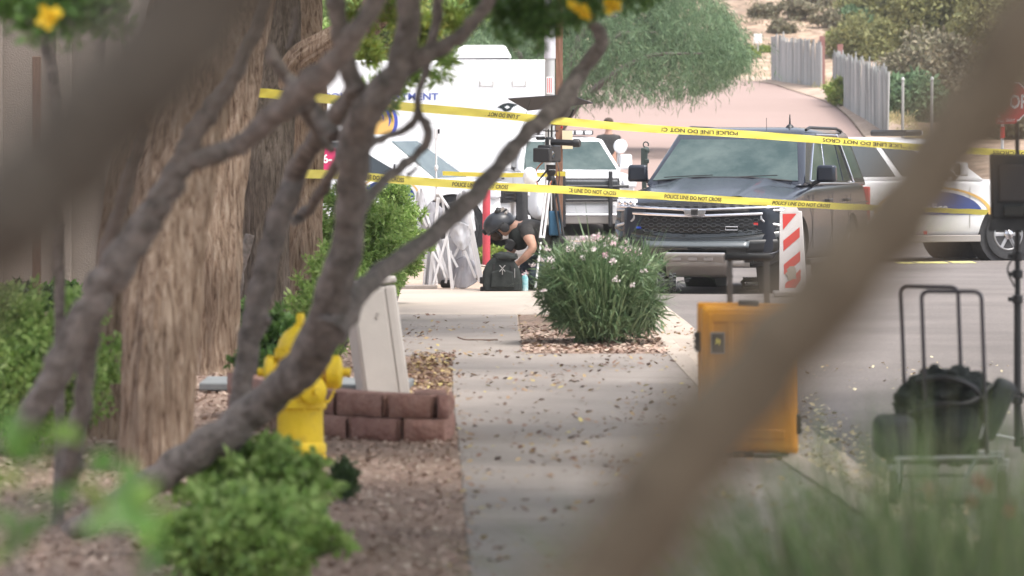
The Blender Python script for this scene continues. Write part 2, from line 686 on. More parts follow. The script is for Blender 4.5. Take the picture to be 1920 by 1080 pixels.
def litter(name, m, n, xr, Dr, size, z, keep=None, lift=.02, flat=True):
    x = nrg.uniform(xr[0], xr[1], n * 2)
    D = nrg.uniform(Dr[0], Dr[1], n * 2)
    if keep is not None:
        k = np.array([keep(a, c) for a, c in zip(x, D)])
        x, D = x[k], D[k]
    x, D = x[:n], D[:n]
    n = len(x)
    a = nrg.uniform(0, 2 * np.pi, n)
    s = size * nrg.uniform(.4, 1.5, n)
    zz = np.array([z(p, q) if callable(z) else z for p, q in zip(x, D)]) + nrg.uniform(.003, lift, n)
    c = np.stack([x, D, zz], 1)
    u = np.stack([np.cos(a), np.sin(a), nrg.uniform(-.5, .5, n)], 1)
    w = np.stack([-np.sin(a), np.cos(a), nrg.uniform(-.5, .5, n)], 1) * nrg.uniform(.4, .8, n)[:, None]
    V = np.stack([c - u * s[:, None] / 2, c - w * s[:, None] / 2 + [0, 0, .003], c + u * s[:, None] / 2, c + w * s[:, None] / 2], 1).reshape(-1, 3)
    ob = np_mesh(name, V, np.arange(n * 4).reshape(-1, 4), m)
    return tag(ob, kind='stuff')


def sw_left(D):
    return -.27 - (D - 26.5) * .019 if D < 36 else -.9


M_chip = mat('mulch_chips', (.3, .2, .15), .9, island=[(.42, .31, .25), (.24, .155, .12), (.52, .39, .32), (.33, .22, .18), (.58, .47, .38), (.17, .10, .08)])
M_dry = mat('dry_leaves', (.3, .2, .15), .8, island=[(.10, .055, .04), (.22, .12, .08), (.42, .30, .16), (.13, .07, .05), (.30, .17, .12), (.55, .46, .16)])
M_dry2 = mat('pale_dry_leaves', (.3, .2, .15), .8, island=[(.60, .50, .28), (.45, .33, .22), (.66, .60, .40), (.30, .20, .12)])
tag(litter('gravel_chips', M_chip, 34000, (-4.5, 0), (17, 40), .032, 0.0, lambda x, D: x < sw_left(D) + .03 * noise.noise(Vector((D * 3, 0, 0)))), 'brown gravel and bark chips covering the bed beside the sidewalk', 'gravel')
litter('sidewalk_leaves', M_dry, 2100, (-.9, 1.6), (17, 47), .038, .008, lambda x, D: x > sw_left(D) - .0 and (noise.noise(Vector((x * 1.6, D * .45, 0))) + .25 * noise.noise(Vector((x * 7, D * 2, 0))) > .02 or rng.random() < .16), lift=.012)
litter('edge_leaves', M_dry, 900, (-.5, .1), (19, 40), .03, .008, lambda x, D: abs(x - sw_left(D)) < .10 * rng.random() + .02, lift=.015)
litter('bed_leaves', M_chip, 2600, (.08, 1.2), (38.9, 44), .05, .006)
litter('pedestal_leaves', M_dry, 2200, (-.75, -.4), (31.5, 38.8), .035, .004, lambda x, D: x < sw_left(min(D, 35.9)) + .02)
litter('gutter_leaves', M_dry2, 3800, (1.3, 2.3), (22, 36), .032, lambda x, D: -.108, lambda x, D: x > curb_x(D) + .02 and rng.random() < max(0, 1 - (x - curb_x(D)) / .75) ** 1.3, lift=.02)
litter('road_leaves', M_dry2, 420, (1.8, 5.5), (24, 42), .032, -.112, lambda x, D: noise.noise(Vector((x * .8, D * .25, 5))) > -.1, lift=.01)
# ------------------------------------------------------------------ building, wall, fences on the left and on the hill
M_stucco = mat('taupe_stucco', (.22, .19, .165), .9, col2=(.17, .145, .125), scale=1.2, bump=.5, bscale=60)
M_brownpost = mat('brown_wood', (.12, .075, .055), .8, col2=(.17, .11, .08), scale=5, stretch=(6, 6, .6), bump=.3)
t = thing('stucco_building', 'taupe stucco building with shallow upright ribs behind the left tree trunks', 'building', (-5.6, 52, 0))
MB().box((-4, 3, 2.6), (11.4, 6, 5.2)).build('wall', M_stucco, t, smooth=False)
for x in (-1.9, -1.15, -.55, .35, 1.05, 1.55):
    MB().box((x, -.04, 2.55), (.16, .1, 5.1)).build('rib', M_stucco, t, smooth=False, bevel=.015)
MB().box((-4, -.09, 5.3), (11.7, .2, .25)).build('cornice', M_stucco, t, smooth=False)
p = P(69, 600, 45.5)
o = MB().box((0, 0, 1.18), (.075, .075, 2.36)).build('wooden_post', M_brownpost, loc=(p.x, 45.5, 0), smooth=False, bevel=.006)
tag(o, 'thin brown wooden post standing in front of the taupe stucco building', 'post')

# tan louvred cabinet seen between the two big trunks
M_tan = mat('tan_paint', (.62, .46, .34), .7, col2=(.55, .40, .29), scale=4)
p = P(440, 395, 60)
t = thing('tan_shed', 'tan slatted shed glimpsed between two tree trunks', 'shed', (p.x - .1, 60, -.02))
MB().box((0, .5, .4), (.75, 1, .81)).build('wall', M_tan, t, smooth=False)
for i in range(8):
    MB().box((.0, -.03, .04 + i * .1), (.62, .06, .035), rot=(.3, 0, 0)).build('slat', M_tan, t, smooth=False)
for s in (-1, 1):
    MB().box((s * .33, -.03, .41), (.06, .07, .82)).build('post', M_tan, t, smooth=False)
MB().box((.0, -.04, .62), (.09, .03, .09)).build('latch', M_black, t, smooth=False)
o = MB().ball((0, 0, .06), (.12, .1, .07), wob=.4, seed=2).build('orange_flower_pot', mat('orange_bloom', (.78, .2, .05), .6, col2=(.2, .3, .06), scale=22), loc=(p.x - .05, 60.2, .79))
tag(o, 'small orange blooms on top of the tan slatted shed', 'flowers')

# plank fences climbing beside the street
M_plank = mat('weathered_plank', (.33, .35, .345), .85, col2=(.42, .44, .44), scale=3, stretch=(8, 8, .5), bump=.3, island=None)
M_plank2 = mat('dark_weathered_plank', (.24, .255, .25), .85, col2=(.34, .355, .35), scale=3, stretch=(8, 8, .5), bump=.3)
M_plank3 = mat('pale_plank', (.50, .51, .50), .85, col2=(.40, .42, .41), scale=3, stretch=(8, 8, .5))
M_rust = mat('rust_post', (.23, .10, .09), .8, col2=(.32, .17, .15), scale=4)


def plank_fence(label, A, B, hA, hB, n, wdt, posts):
    a, c = P(*A), P(*B)
    t = thing('plank_fence', label, 'fence', (c.x, c.y, c.z), group='grey plank fences beside the climbing street')
    base = c.copy()
    ang = math.atan2(c.x - a.x, -(c.y - a.y))
    Lm = (c - a).length
    meshes = []
    for k in range(7):
        bb = MB()
        h = 1.0
        bb.box((0, 0, .5), (wdt * .94, .03, 1.0), taper=rng.uniform(.82, 1))
        o = bb.build('plank', [M_plank, M_plank2, M_plank3, M_plank, M_plank2, M_plank, M_plank3][k], t, smooth=False)
        meshes.append(o)
    for i in range(n):
        q = a.lerp(c, (i + .5) / n) - base
        hh = (hA + (hB - hA) * i / n) * rng.uniform(.93, 1.07) + (.12 if rng.random() < .1 else 0)
        if i < 7:
            o = meshes[i]
        else:
            o = meshes[rng.randrange(7)].copy()
            COL.objects.link(o)
            o.parent = t
        o.location = q + Vector((0, 0, -.05)) + Vector((math.cos(ang), 0, 0)) * 0
        d = (c - a).normalized()
        o.rotation_euler = (rng.uniform(-.02, .02), 0, math.atan2(d.y, d.x) + rng.uniform(-.06, .06))
        o.scale = (1, 1, hh)
    for s in posts:
        q = a.lerp(c, s) - base
        MB().box((q.x + .12, q.y - .1, .8 + q.z), (.16, .16, 1.75)).build('fence_post', M_rust, t, smooth=False)
    return t


def fence_pt(px, D):
    x = (px - 960) / F * D
    return (px, HY + (CZ - road_z(D) - .02) * F / D, D)


plank_fence('farther grey plank fence, ending above the turn of the climbing street', fence_pt(1447, 166), fence_pt(1541, 158), 1.5, 1.5, 54, .17, (.93,))
plank_fence('nearer grey plank fence running down toward the parked vehicles', fence_pt(1562, 151), fence_pt(1665, 127), 1.45, 1.68, 118, .23, (.06,))
M_galv = mat('galvanised_pole', (.55, .56, .56), .5, metal=.4)
for i, (px, D, top, lab) in enumerate(((1693, 120, 150, 'left one of two thin pale fence poles right of the plank fence'), (1748, 118, 150, 'right one of two thin pale fence poles right of the plank fence'))):
    g = P(px, 0, D)
    gz = road_z(D)
    zt = CZ - (top - HY) / F * D
    o = MB().cyl((0, 0, 0), (0, 0, zt - gz), .035).lathe([(.0, zt - gz), (.05, zt - gz), (.03, zt - gz + .06), (0, zt - gz + .08)]).build('fence_pole', mat('dull_pole', (.36, .37, .36), .6), loc=(g.x, D, gz))
    tag(o, lab, 'pole', 'thin pale poles by the plank fence')
# white notice board on the hill
p = P(1421, 72, 172)
t = thing('notice_sign', 'small blank white sign standing on the hillside above the street bend', 'sign', (p.x, 172, ground_z(p.x, 172)))
h = p.z - t.location.z
MB().box((0, 0, h), (.28, .03, .32)).build('sign_panel', M_white, t, smooth=False)
MB().cyl((0, .03, 0), (0, .03, h + .1), .025).build('post', M_galv, t)

# ------------------------------------------------------------------ vegetation
G_bright = mat('leaf_bright', (.2, .3, .05), .55, island=[(.20, .34, .08), (.33, .50, .13), (.45, .60, .20), (.24, .40, .09), (.52, .64, .24), (.14, .26, .06)], trans=.35)
G_mid = mat('leaf_mid', (.1, .2, .05), .55, island=[(.06, .14, .03), (.10, .21, .045), (.15, .27, .06), (.08, .17, .04), (.19, .31, .09)], trans=.3)
G_dark = mat('leaf_dark', (.06, .1, .03), .6, island=[(.035, .075, .025), (.06, .11, .035), (.085, .14, .045)], trans=.2)
G_grey = mat('leaf_greygreen', (.15, .21, .12), .6, island=[(.055, .11, .055), (.12, .21, .10), (.20, .31, .16), (.09, .16, .08), (.26, .36, .19)], trans=.3)
G_olive = mat('leaf_olive', (.2, .2, .08), .6, island=[(.17, .17, .06), (.24, .24, .09), (.30, .30, .12), (.13, .15, .05)], trans=.3)
G_lime = mat('leaf_lime', (.3, .38, .08), .55, island=[(.24, .34, .07), (.34, .42, .10), (.18, .28, .05), (.42, .40, .09)], trans=.35)
G_ole = mat('oleander_leaf', (.1, .2, .07), .45, island=[(.08, .15, .07), (.13, .21, .10), (.19, .28, .14), (.26, .33, .18), (.09, .16, .075)], trans=.25)
G_scrub = mat('scrub_leaf', (.25, .22, .15), .8, island=[(.20, .18, .11), (.30, .26, .18), (.16, .15, .10), (.26, .26, .15)], trans=.2)
M_twig = mat('grey_twig', (.13, .11, .10), .85, col2=(.19, .165, .15), scale=14, bump=.3)


def bush(name, label, cat, px, py, D, w, h, m, size, n_cl, per, group=None, aspect=.45, droop=0, cr=.16, dep=None, gz=None, shell=.35, stems=7, twig=True, out=.5):
    g = P(px, py, D)
    z0 = ground_z(g.x, D) + .03 if gz is None else gz
    t = thing(name, label, cat, (g.x, D, z0), group=group)
    dep = dep or w * .8
    cl = clumps_in((0, 0, h * .50), (w / 2 - cr * .8, dep / 2, h * .46 - cr * .5), n_cl, cr, shell, .8)
    cl = [(c[0] * (1 + .22 * noise.noise(Vector((c[0] * 4, c[2] * 4, w * 9)))), c[1], c[2] * (1 + .25 * noise.noise(Vector((c[0] * 5, w * 7, c[1] * 4)))), c[3], c[4], c[5]) for c in cl]
    # loose sprigs breaking the outline
    for i_ in range(n_cl // 2):
        a_, e_ = rng.uniform(0, 6.28), rng.uniform(-.1, 1.5)
        k_ = rng.uniform(.92, 1.22)
        d_ = (math.cos(a_) * math.cos(e_), math.sin(a_) * math.cos(e_), math.sin(e_))
        for j_ in range(3):
            kk_ = k_ - j_ * .09
            cl.append((d_[0] * w / 2 * kk_, d_[1] * dep / 2 * kk_, h * .5 + d_[2] * h * .48 * kk_, cr * .22, cr * .22, cr * .26))
    cl = [c for c in cl if c[2] > .02]
    leaves('foliage', m, [c for c in cl if c[3] > cr * .3], per, size, aspect, droop, t, out=out)
    leaves('loose_sprigs', m, [c for c in cl if c[3] <= cr * .3], max(8, per // 14), size, aspect, droop - .4, t, out=out)['kind'] = 'stuff'
    if twig:
        b = MB()
        for i in range(stems):
            c = cl[rng.randrange(len(cl))]
            b.tube([(rng.uniform(-.05, .05) * w, rng.uniform(-.05, .05), 0), (c[0] * .5, c[1] * .5, c[2] * .6), c[:3]], [.02 * w, .012 * w, .005 * w], 5)
        b.build('stems', M_twig, t)
    return t


bush('shrub', 'bright green feathery shrub behind the leaning beige pedestal', 'shrub', 655, 600, 46, 1.12, 1.12, G_bright, .055, 110, 420, cr=.13, gz=0, aspect=.28)
bush('shrub', 'taller bright green shrub with pink blossom beside the folded canopy', 'shrub', 735, 580, 50, .72, 1.12, G_bright, .05, 70, 420, cr=.12, gz=0, aspect=.28)
bush('shrub', 'fresh green shrub between the hydrant and the leaning pedestal', 'shrub', 615, 715, 36, .58, .82, G_bright, .045, 70, 260, gz=0, cr=.11, aspect=.3)
bush('shrub', 'green shrub growing behind the yellow hydrant', 'shrub', 525, 720, 30.5, .5, .62, G_mid, .04, 40, 260, cr=.1, gz=0)
bush('shrub', 'low clipped dark green hedge plant at the foot of the stucco building, left', 'hedge', 40, 612, 48, .62, .26, G_dark, .04, 40, 260, gz=0, cr=.09)
bush('shrub', 'low dark green hedge plant right of the thin brown post', 'hedge', 112, 608, 48.5, .42, .24, G_mid, .05, 30, 220, gz=0, cr=.09)
bush('shrub', 'tall soft green shrub at the left edge of the picture', 'shrub', 50, 890, 27, 1.1, .84, G_bright, .035, 100, 300, gz=0, cr=.13)
bush('shrub', 'narrow green shrub between the grey stems and the big trunk', 'shrub', 165, 850, 28.5, .34, .66, G_bright, .035, 40, 300, gz=0, cr=.09)
bush('shrub', 'wide leafy green shrub spreading in front of the hydrant', 'shrub', 490, 1040, 20.6, .64, .43, G_bright, .042, 90, 190, gz=0, cr=.09, aspect=.6)
bush('shrub', 'low leafy green shrub at the lower edge beside the gravel', 'shrub', 450, 1120, 18.8, .70, .36, G_bright, .042, 70, 190, gz=0, cr=.09, aspect=.6)
bush('small_plant', 'small dark green tuft on the gravel beside the wide leafy shrub', 'plant', 645, 958, 23.4, .16, .19, G_dark, .02, 18, 220, gz=0, cr=.04)
bush('small_plant', 'yellow green grassy plant at the foot of the red post', 'plant', 928, 470, 73, .62, .22, G_lime, .05, 26, 200, gz=road_z(73), cr=.09, droop=-.8, twig=False)
bush('shrub', 'low green leaves at the foot of the middle dark trunk', 'plant', 470, 640, 41, .3, .35, G_mid, .035, 20, 200, gz=0, cr=.08)

# flowering oleander in the kerbside bed
M_petal = mat('pink_petals', (.85, .62, .66), .6, island=[(.88, .72, .74), (.85, .52, .62), (.9, .82, .8), (.8, .42, .55)], trans=.3)
M_petalw = mat('white_petals', (.88, .82, .80), .6, island=[(.9, .86, .84), (.88, .76, .78), (.85, .7, .74)], trans=.3)
ole = thing('flowering_shrub', 'round oleander shrub with narrow leaves and pink and white flowers in the kerbside bed', 'flowering shrub', P(1130, 655, 40.6).xy.to_3d())
ocl = [c for c in clumps_in((-.02, .15, .42), (.49, .55, .40), 150, .11, .25, .9, 5) if c[2] > .05]
leaves('foliage', G_ole, ocl, 150, .10, .12, -.25, ole, out=1.3)
# long arching blades
n = 2600
V = []
for i in range(n):
    a = rng.uniform(0, 2 * math.pi)
    r0 = rng.uniform(.05, .42)
    p0 = Vector((math.cos(a) * r0, math.sin(a) * r0, rng.uniform(.05, .55)))
    ln = rng.uniform(.18, .42) if i % 9 else rng.uniform(.42, .68)
    el = rng.uniform(.1, 1.45) if i % 9 else rng.uniform(.25, 1.3)
    d = Vector((math.cos(a) * math.cos(el), math.sin(a) * math.cos(el), math.sin(el)))
    sd = d.cross(Vector((0, 0, 1))).normalized() * rng.uniform(.0028, .0052)
    pts = [p0, p0 + d * ln * .4 + Vector((0, 0, .01)), p0 + d * ln * .75 - Vector((0, 0, .02 * ln / .4)), p0 + d * ln - Vector((0, 0, .22 * ln * math.cos(el)))]
    for q0, q1, w0, w1 in zip(pts[:-1], pts[1:], (1, 1, .7), (1, .7, .1)):
        V += [q0 - sd * w0, q0 + sd * w0, q1 + sd * w1, q1 - sd * w1]
blades = np.array([tuple(v) for v in V])
o = np_mesh('arching_blades', blades, np.arange(len(V)).reshape(-1, 4), G_ole, ole)
tag(o, kind='stuff')
for px, py, s, w in ((1119, 445, 24, 0), (1150, 457, 20, 0), (1067, 465, 26, 1), (1025, 467, 16, 1), (1176, 473, 26, 0), (1195, 474, 14, 0), (1093, 482, 18, 1), (1033, 486, 22, 1),
                     (1015, 487, 14, 1), (1112, 468, 12, 1), (1150, 490, 14, 1), (998, 497, 16, 1), (1153, 524, 22, 1), (1208, 508, 18, 1), (1040, 500, 12, 1), (985, 513, 16, 0), (1075, 500, 12, 1), (1135, 478, 10, 0), (1185, 535, 12, 1), (1018, 545, 10, 1)):
    q = P(px, py, 40.1 + rng.uniform(-.15, .4)) - ole.location
    r = s / 240 / 2 * .85
    leaves('flower_cluster', M_petal if w == 0 else M_petalw, [(q.x, q.y, q.z, r, r, r * .7)], 30, .015, .8, -.3, ole)

for k in range(34):
    a_, e_ = rng.uniform(0, 6.28), rng.uniform(.5, 1.45)
    q = (.46 * math.cos(a_) * math.cos(e_) - .02, .15 + .5 * math.sin(a_) * math.cos(e_), .43 + .43 * math.sin(e_))
    if q[1] > .35:
        continue
    r = rng.uniform(.014, .030)
    leaves('flower_cluster', M_petal if k % 3 == 0 else M_petalw, [(*q, r, r, r * .7)], 18, .014, .8, -.3, ole)

# soft blurred foreground grass plant, lower right
gp = thing('grass_plant', 'out of focus clump of long green grass in the lower right foreground', 'grass plant', (.80, 10.6, -.0))
G_blade = mat('grass_blade', (.12, .2, .07), .6, island=[(.12, .18, .08), (.18, .25, .11), (.18, .27, .10), (.13, .16, .10), (.28, .34, .16), (.22, .19, .14)], trans=.3)
V = []
for i in range(2500):
    a = rng.uniform(0, 2 * math.pi)
    r0 = rng.uniform(0, .30) ** 1
    x0 = rng.uniform(-.22, .38)
    p0 = Vector((x0, rng.uniform(-.35, .35), .0))
    ln = rng.uniform(.64, 1.2) * (1.05 - .3 * abs(x0 - .12))
    lean = rng.gauss(0, .34) + (x0 - .15) * .75
    ly = rng.gauss(0, .2)
    sd = Vector((rng.uniform(.5, 1), rng.uniform(-.6, .6), 0)).normalized() * rng.uniform(.0022, .005)
    pts = [p0 + Vector((lean * ln * t ** 1.6, ly * ln * t, ln * (t - .16 * abs(lean) * t * t * 2))) for t in (0, .35, .65, .85, 1)]
    for q0, q1, w0, w1 in zip(pts[:-1], pts[1:], (1, 1, .9, .5), (1, .9, .5, .05)):
        V += [q0 - sd * w0, q0 + sd * w0, q1 + sd * w1, q1 - sd * w1]
tag(np_mesh('blades', np.array([tuple(v) for v in V]), np.arange(len(V)).reshape(-1, 4), G_blade, gp), kind='stuff')
for px, py in ((1742, 925), (1840, 905), (1825, 935), (1895, 960)):
    q = P(px, py, 10.6) - gp.location
    leaves('red_flower', mat('red_petals', (.6, .12, .1), .6), [(q.x, 0, q.z, .010, .01, .014)], 10, .014, .7, 0, gp)

# blurred leaves close to the lens, lower left: each leaf a part
G_near = mat('near_leaf', (.12, .25, .05), .5, trans=.3, col2=(.09, .19, .04), scale=20)
G_near2 = mat('near_leaf_pale', (.20, .33, .06), .5, trans=.3)
sp = thing('leafy_sprig', 'out of focus sprig of bright green leaves in the lower left foreground', 'sprig', (-.44, 5.6, 0))
lm = MB().grid(lambda u, v: ((u - .5) * .036 * math.sin(math.pi * min(1, v * .98 + .02)) ** .8, v * .075, .010 * math.sin(v * 3) + .012 * abs(u - .5)), 4, 6)
first = None
stems = MB()
for k, (px, py) in enumerate(((40, 840), (25, 980), (215, 930), (270, 1030), (230, 980), (100, 930), (20, 900), (290, 1060), (20, 1050), (170, 880))):
    D = 5.6 + rng.uniform(.8, 2.4)
    q = P(px, py, D) - sp.location
    for j in range(3):
        if first is None:
            first = lm.build('leaf', G_near, sp)
            o = first
        else:
            o = first.copy()
            COL.objects.link(o)
            o.parent = sp
            if j == 2:
                if 'pale' not in MATS:
                    MATS['pale'] = first.data.copy()
                    MATS['pale'].materials[0] = G_near2
                o.data = MATS['pale']
        o.location = q + Vector((rng.uniform(-.03, .03), rng.uniform(-.04, .04), rng.uniform(-.035, .035)))
        o.rotation_euler = (rng.uniform(-.6, 1.2), rng.uniform(-.7, .7), rng.uniform(0, 6.28))
    stems.tube([(q.x * .35, q.y * .3, 0), (q.x * .8, q.y * .8, q.z * .6), q], [.006, .004, .002], 5)
stems.build('stems', M_twig, sp)
# ---- background trees
def crown_tree(name, label, px, py_top, py_bot, D, half_px, m, size, ncl, per, cr, group=None, aspect=.4, droop=0, trunk_r=.1, gz=None, dep=None, out=.3, flat=1.0, shell=.3):
    s = F / D
    c = P(px, (py_top + py_bot) / 2, D)
    rx = half_px / s
    rz = (py_bot - py_top) / 2 / s
    z0 = ground_z(c.x, D) if gz is None else gz
    t = thing(name, label, 'tree', (c.x, D, z0), group=group)
    cl = clumps_in((0, 0, c.z - z0), (rx, dep or rx * .7, rz), ncl, cr, shell, flat)
    leaves('crown', m, cl, per, size, aspect, droop, t, out=out)
    b = MB()
    h = c.z - z0
    if h > .4:
        b.tube([(0, 0, -.1), (.05 * rx, 0, h * .4), (0, 0, h * .8)], [trunk_r, trunk_r * .75, trunk_r * .4], 8, wob=.2)
        for i in range(9):
            q = cl[rng.randrange(len(cl))]
            b.tube([(0, 0, h * .35), (q[0] * .5, q[1] * .5, (h * .4 + q[2]) / 2), q[:3]], [trunk_r * .5, trunk_r * .3, trunk_r * .1], 5)
        b.build('trunk', M_twig, t)
    return t


# weeping grey-green tree in the middle
D = 118
s = F / D
g = P(1120, 0, D)
wt = thing('weeping_tree', 'large grey green weeping tree with feathery drooping foliage behind the white pickup', 'tree', (g.x - 1.2, D, ground_z(g.x - 1.2, D)))
V, K = [], []
outline = [(880, 70, 150), (930, 20, 200), (1000, -60, 215), (1060, -80, 200), (1120, -90, 200), (1180, -90, 195), (1240, -80, 192), (1290, -70, 185), (1345, 0, 165), (1390, 70, 125)]
strands = []
for i in range(1700):
    u = rng.random() * (len(outline) - 1)
    j = int(u)
    f = u - j
    px = outline[j][0] * (1 - f) + outline[j + 1][0] * f
    tp = outline[j][1] * (1 - f) + outline[j + 1][1] * f
    bt = outline[j][2] * (1 - f) + outline[j + 1][2] * f
    y0 = rng.uniform(tp, bt - 15)
    ln = min(rng.uniform(18, 70), bt + rng.uniform(-25, 22) - y0)
    dd = D + rng.uniform(-2.2, 2.2)
    q0 = P(px, y0, dd) - wt.location
    sw_ = rng.gauss(.25 if px > 1150 else -.1, .5)
    L_ = max(ln, 10) / s
    pts = [q0 + Vector((sw_ * L_ * math.sin(t * 1.4), 0, .12 * L_ * math.sin(t * 3) - L_ * t ** 1.5)) for t in (0, .25, .5, .75, 1)]
    strands.append(pts)
cen, dr = [], []
for pts in strands:
    for k in range(15):
        t = (k + rng.random()) / 15 * 3.99
        a, c = pts[int(t)], pts[int(t) + 1]
        p = a.lerp(c, t % 1)
        d = (c - a).normalized()
        cen.append(p)
        dr.append(d)
cen = np.array([tuple(c) for c in cen])
dr = np.array([tuple(c) for c in dr])
n = len(cen)
for rep in range(2):
    t_ = dr * 1.0 + nrg.normal(size=(n, 3)) * .55
    t_[:, 2] -= .3
    t_ /= np.linalg.norm(t_, axis=1)[:, None]
    w_ = np.cross(t_, nrg.normal(size=(n, 3)))
    w_ /= np.linalg.norm(w_, axis=1)[:, None]
    sz = nrg.uniform(.10, .24, n)[:, None]
    p_ = cen + nrg.normal(size=(n, 3)) * .05
    V.append(np.stack([p_, p_ + t_ * sz * .5 + w_ * .0085, p_ + t_ * sz, p_ + t_ * sz * .5 - w_ * .0085], 1).reshape(-1, 3))
V = np.concatenate(V)
np_mesh('foliage', V, np.arange(len(V)).reshape(-1, 4), G_grey, wt)
b = MB()
h0 = 0
for (px, py) in ((1000, 60), (1080, 20), (1160, 30), (1230, 60), (1320, 100), (940, 90), (1200, -20)):
    q = P(px, py, D + rng.uniform(-1, 1)) - wt.location
    b.tube(spline([(0, 0, 0), (q.x * .2, q.y * .2, q.z * .5), (q.x * .6, q.y * .6, q.z * .95), tuple(q)], 5), list(np.linspace(.14, .02, 16)), 6)
b.build('trunk', M_twig, wt)
# second loose layer of the same tree so that its heart is not see-through
leaves('inner_foliage', G_grey, [(*(P(x_, y_, 120.5) - wt.location), .8, .8, .8) for x_, y_ in ((900, 110), (950, 90), (1010, 60), (1080, 40), (1080, 110), (1150, 40), (1150, 110), (1220, 50), (1220, 110), (1290, 80), (1020, 130), (960, 150), (1330, 110), (1250, 10), (1100, -20))], 1500, .2, .14, .9, wt)

# fresh yellow green trees behind the command truck, left
grp = 'background trees above the white command truck'
crown_tree('leafy_tree', 'yellow green leafy tree above the command truck, behind the forked grey stem', 700, -60, 175, 130, 95, G_lime, .16, 60, 420, .45, grp, gz=-.2)
crown_tree('leafy_tree', 'fresh green tree left of the yellow green one, between grey stems', 590, -80, 250, 128, 75, G_bright, .16, 60, 420, .5, grp, gz=-.2)
crown_tree('leafy_tree', 'green tree right of the yellow green one, above the rooftop air unit', 830, -60, 140, 134, 80, G_bright, .16, 60, 420, .5, grp, gz=-.2)
crown_tree('leafy_tree', 'dull green tree farthest back behind the command truck roof', 930, -60, 150, 145, 90, G_grey, .2, 60, 420, .5, grp, gz=0)
crown_tree('leafy_tree', 'green tree glimpsed at the left behind the big tree trunks', 470, -60, 330, 140, 80, G_mid, .2, 60, 350, .6, grp, gz=0)
# olive trees behind the plank fences
grp = 'desert trees behind the plank fences'
crown_tree('desert_tree', 'olive green round tree right behind the gap between the plank fences', 1620, 42, 165, 172, 62, G_olive, .16, 80, 420, .5, grp)
crown_tree('desert_tree', 'pale green airy tree at the top of the hill above the plank fence', 1680, -50, 60, 205, 95, G_lime, .2, 80, 400, .7, grp)
crown_tree('desert_tree', 'green bush left of the farther plank fence end', 1500, 55, 105, 182, 60, G_lime, .16, 50, 300, .35, grp)
crown_tree('desert_tree', 'wide grey olive tree crossing behind the thin pale poles', 1740, 70, 240, 150, 95, G_scrub, .16, 110, 420, .5, grp)
crown_tree('desert_tree', 'tall olive tree behind the blurred limb at the right', 1790, -60, 130, 165, 110, G_olive, .18, 120, 420, .6, grp)
crown_tree('desert_tree', 'grey green tree in the upper right corner', 1900, -60, 190, 155, 95, G_olive, .18, 110, 420, .6, grp)
crown_tree('desert_tree', 'low grey scrub tree beside the stop sign', 1880, 170, 300, 128, 95, G_scrub, .15, 100, 420, .45, grp)
crown_tree('desert_tree', 'low dark scrub between the pale poles and the red car', 1700, 150, 245, 138, 60, G_grey, .15, 60, 420, .4, grp)
crown_tree('desert_tree', 'pale olive tree whose crown fills the top edge above the pale poles', 1660, -40, 120, 178, 85, G_olive, .2, 90, 380, .6, grp)
crown_tree('desert_tree', 'yellow green tree crown at the top edge right of the hillside scrub', 1590, -60, 60, 200, 60, G_lime, .2, 60, 380, .6, grp)
crown_tree('desert_tree', 'broad olive crown behind the pale poles, left of the stop sign', 1830, 60, 230, 160, 100, G_olive, .18, 110, 400, .6, grp)
for k_, (px_, D_) in enumerate(((2420, 84), (2560, 96), (2350, 106), (2900, 90))):  # unseen trees added so the SUV flank reflects dark green, not pale ground
    crown_tree('desert_tree', ['olive tree on the far side of the road, nearest of those past the right edge', 'second olive tree past the right edge of the picture', 'olive tree past the right edge, beside the street corner', 'farthest right olive tree across the road'][k_], px_, -160, 240, D_, 170, G_olive, .2, 60, 380, .6, grp)
# scrub on the hill
grp = 'scrub dotted over the hillside'
k = 0
for px, py, r, m, lab in ((1500, 8, 32, G_scrub, 'brown scrub bush at the top edge above the white sign'), (1560, 28, 26, G_scrub, 'round dull scrub bush at the top edge above the farther fence'),
                          (1440, 22, 20, G_scrub, 'small pinkish brown scrub bush left on the hillside'), (1400, 95, 16, G_lime, 'small yellow green bush below the white sign'),
                          (1440, 95, 12, G_lime, 'small bush beside the farther fence end'), (1395, 110, 12, G_scrub, 'tiny brown bush at the bend of the street'), (1600, 20, 30, G_grey, 'grey green bush at the top of the hill above the fence gap'),
                          (1350, 30, 22, G_scrub, 'scrub bush on the slope above the weeping tree'), (1640, 60, 25, G_lime, 'yellow green bush on the slope behind the nearer fence'), (1530, -5, 40, G_scrub, 'largest brown scrub clump at the very top edge of the picture'), (1470, 55, 18, G_scrub, 'small scrub bush above the farther fence'), (1585, 60, 26, G_lime, 'yellow green bush behind the gap in the plank fences'), (1330, 100, 20, G_lime, 'pale bush at the right edge of the weeping tree')):
    D = None
    for d in range(165, 260):
        X = (px - 960) / F * d
        if HY + (CZ - ground_z(X, d)) * F / d < py + r * .8:
            D = d
            break
    D = D or 200
    sc_ = F / D
    g = P(px, py, D)
    t = thing('scrub_bush', lab, 'bush', (g.x, D, ground_z(g.x, D)), group=grp)
    leaves('foliage', m, [(c[0] * rng.uniform(.8, 1.9), c[1], c[2] * rng.uniform(.5, 1.1), c[3], c[4], c[5] * .8) for c in clumps_in((0, 0, r / sc_ * .5), (r / sc_, r / sc_, r / sc_ * .6), 26, r / sc_ * .34, .2)], 170, .13, .4, 0, t)
bush('shrub', 'bright green bush at the left foot of the nearer plank fence', 'bush', 1577, 205, 146, .95, .75, G_lime, .1, 30, 220, cr=.2)
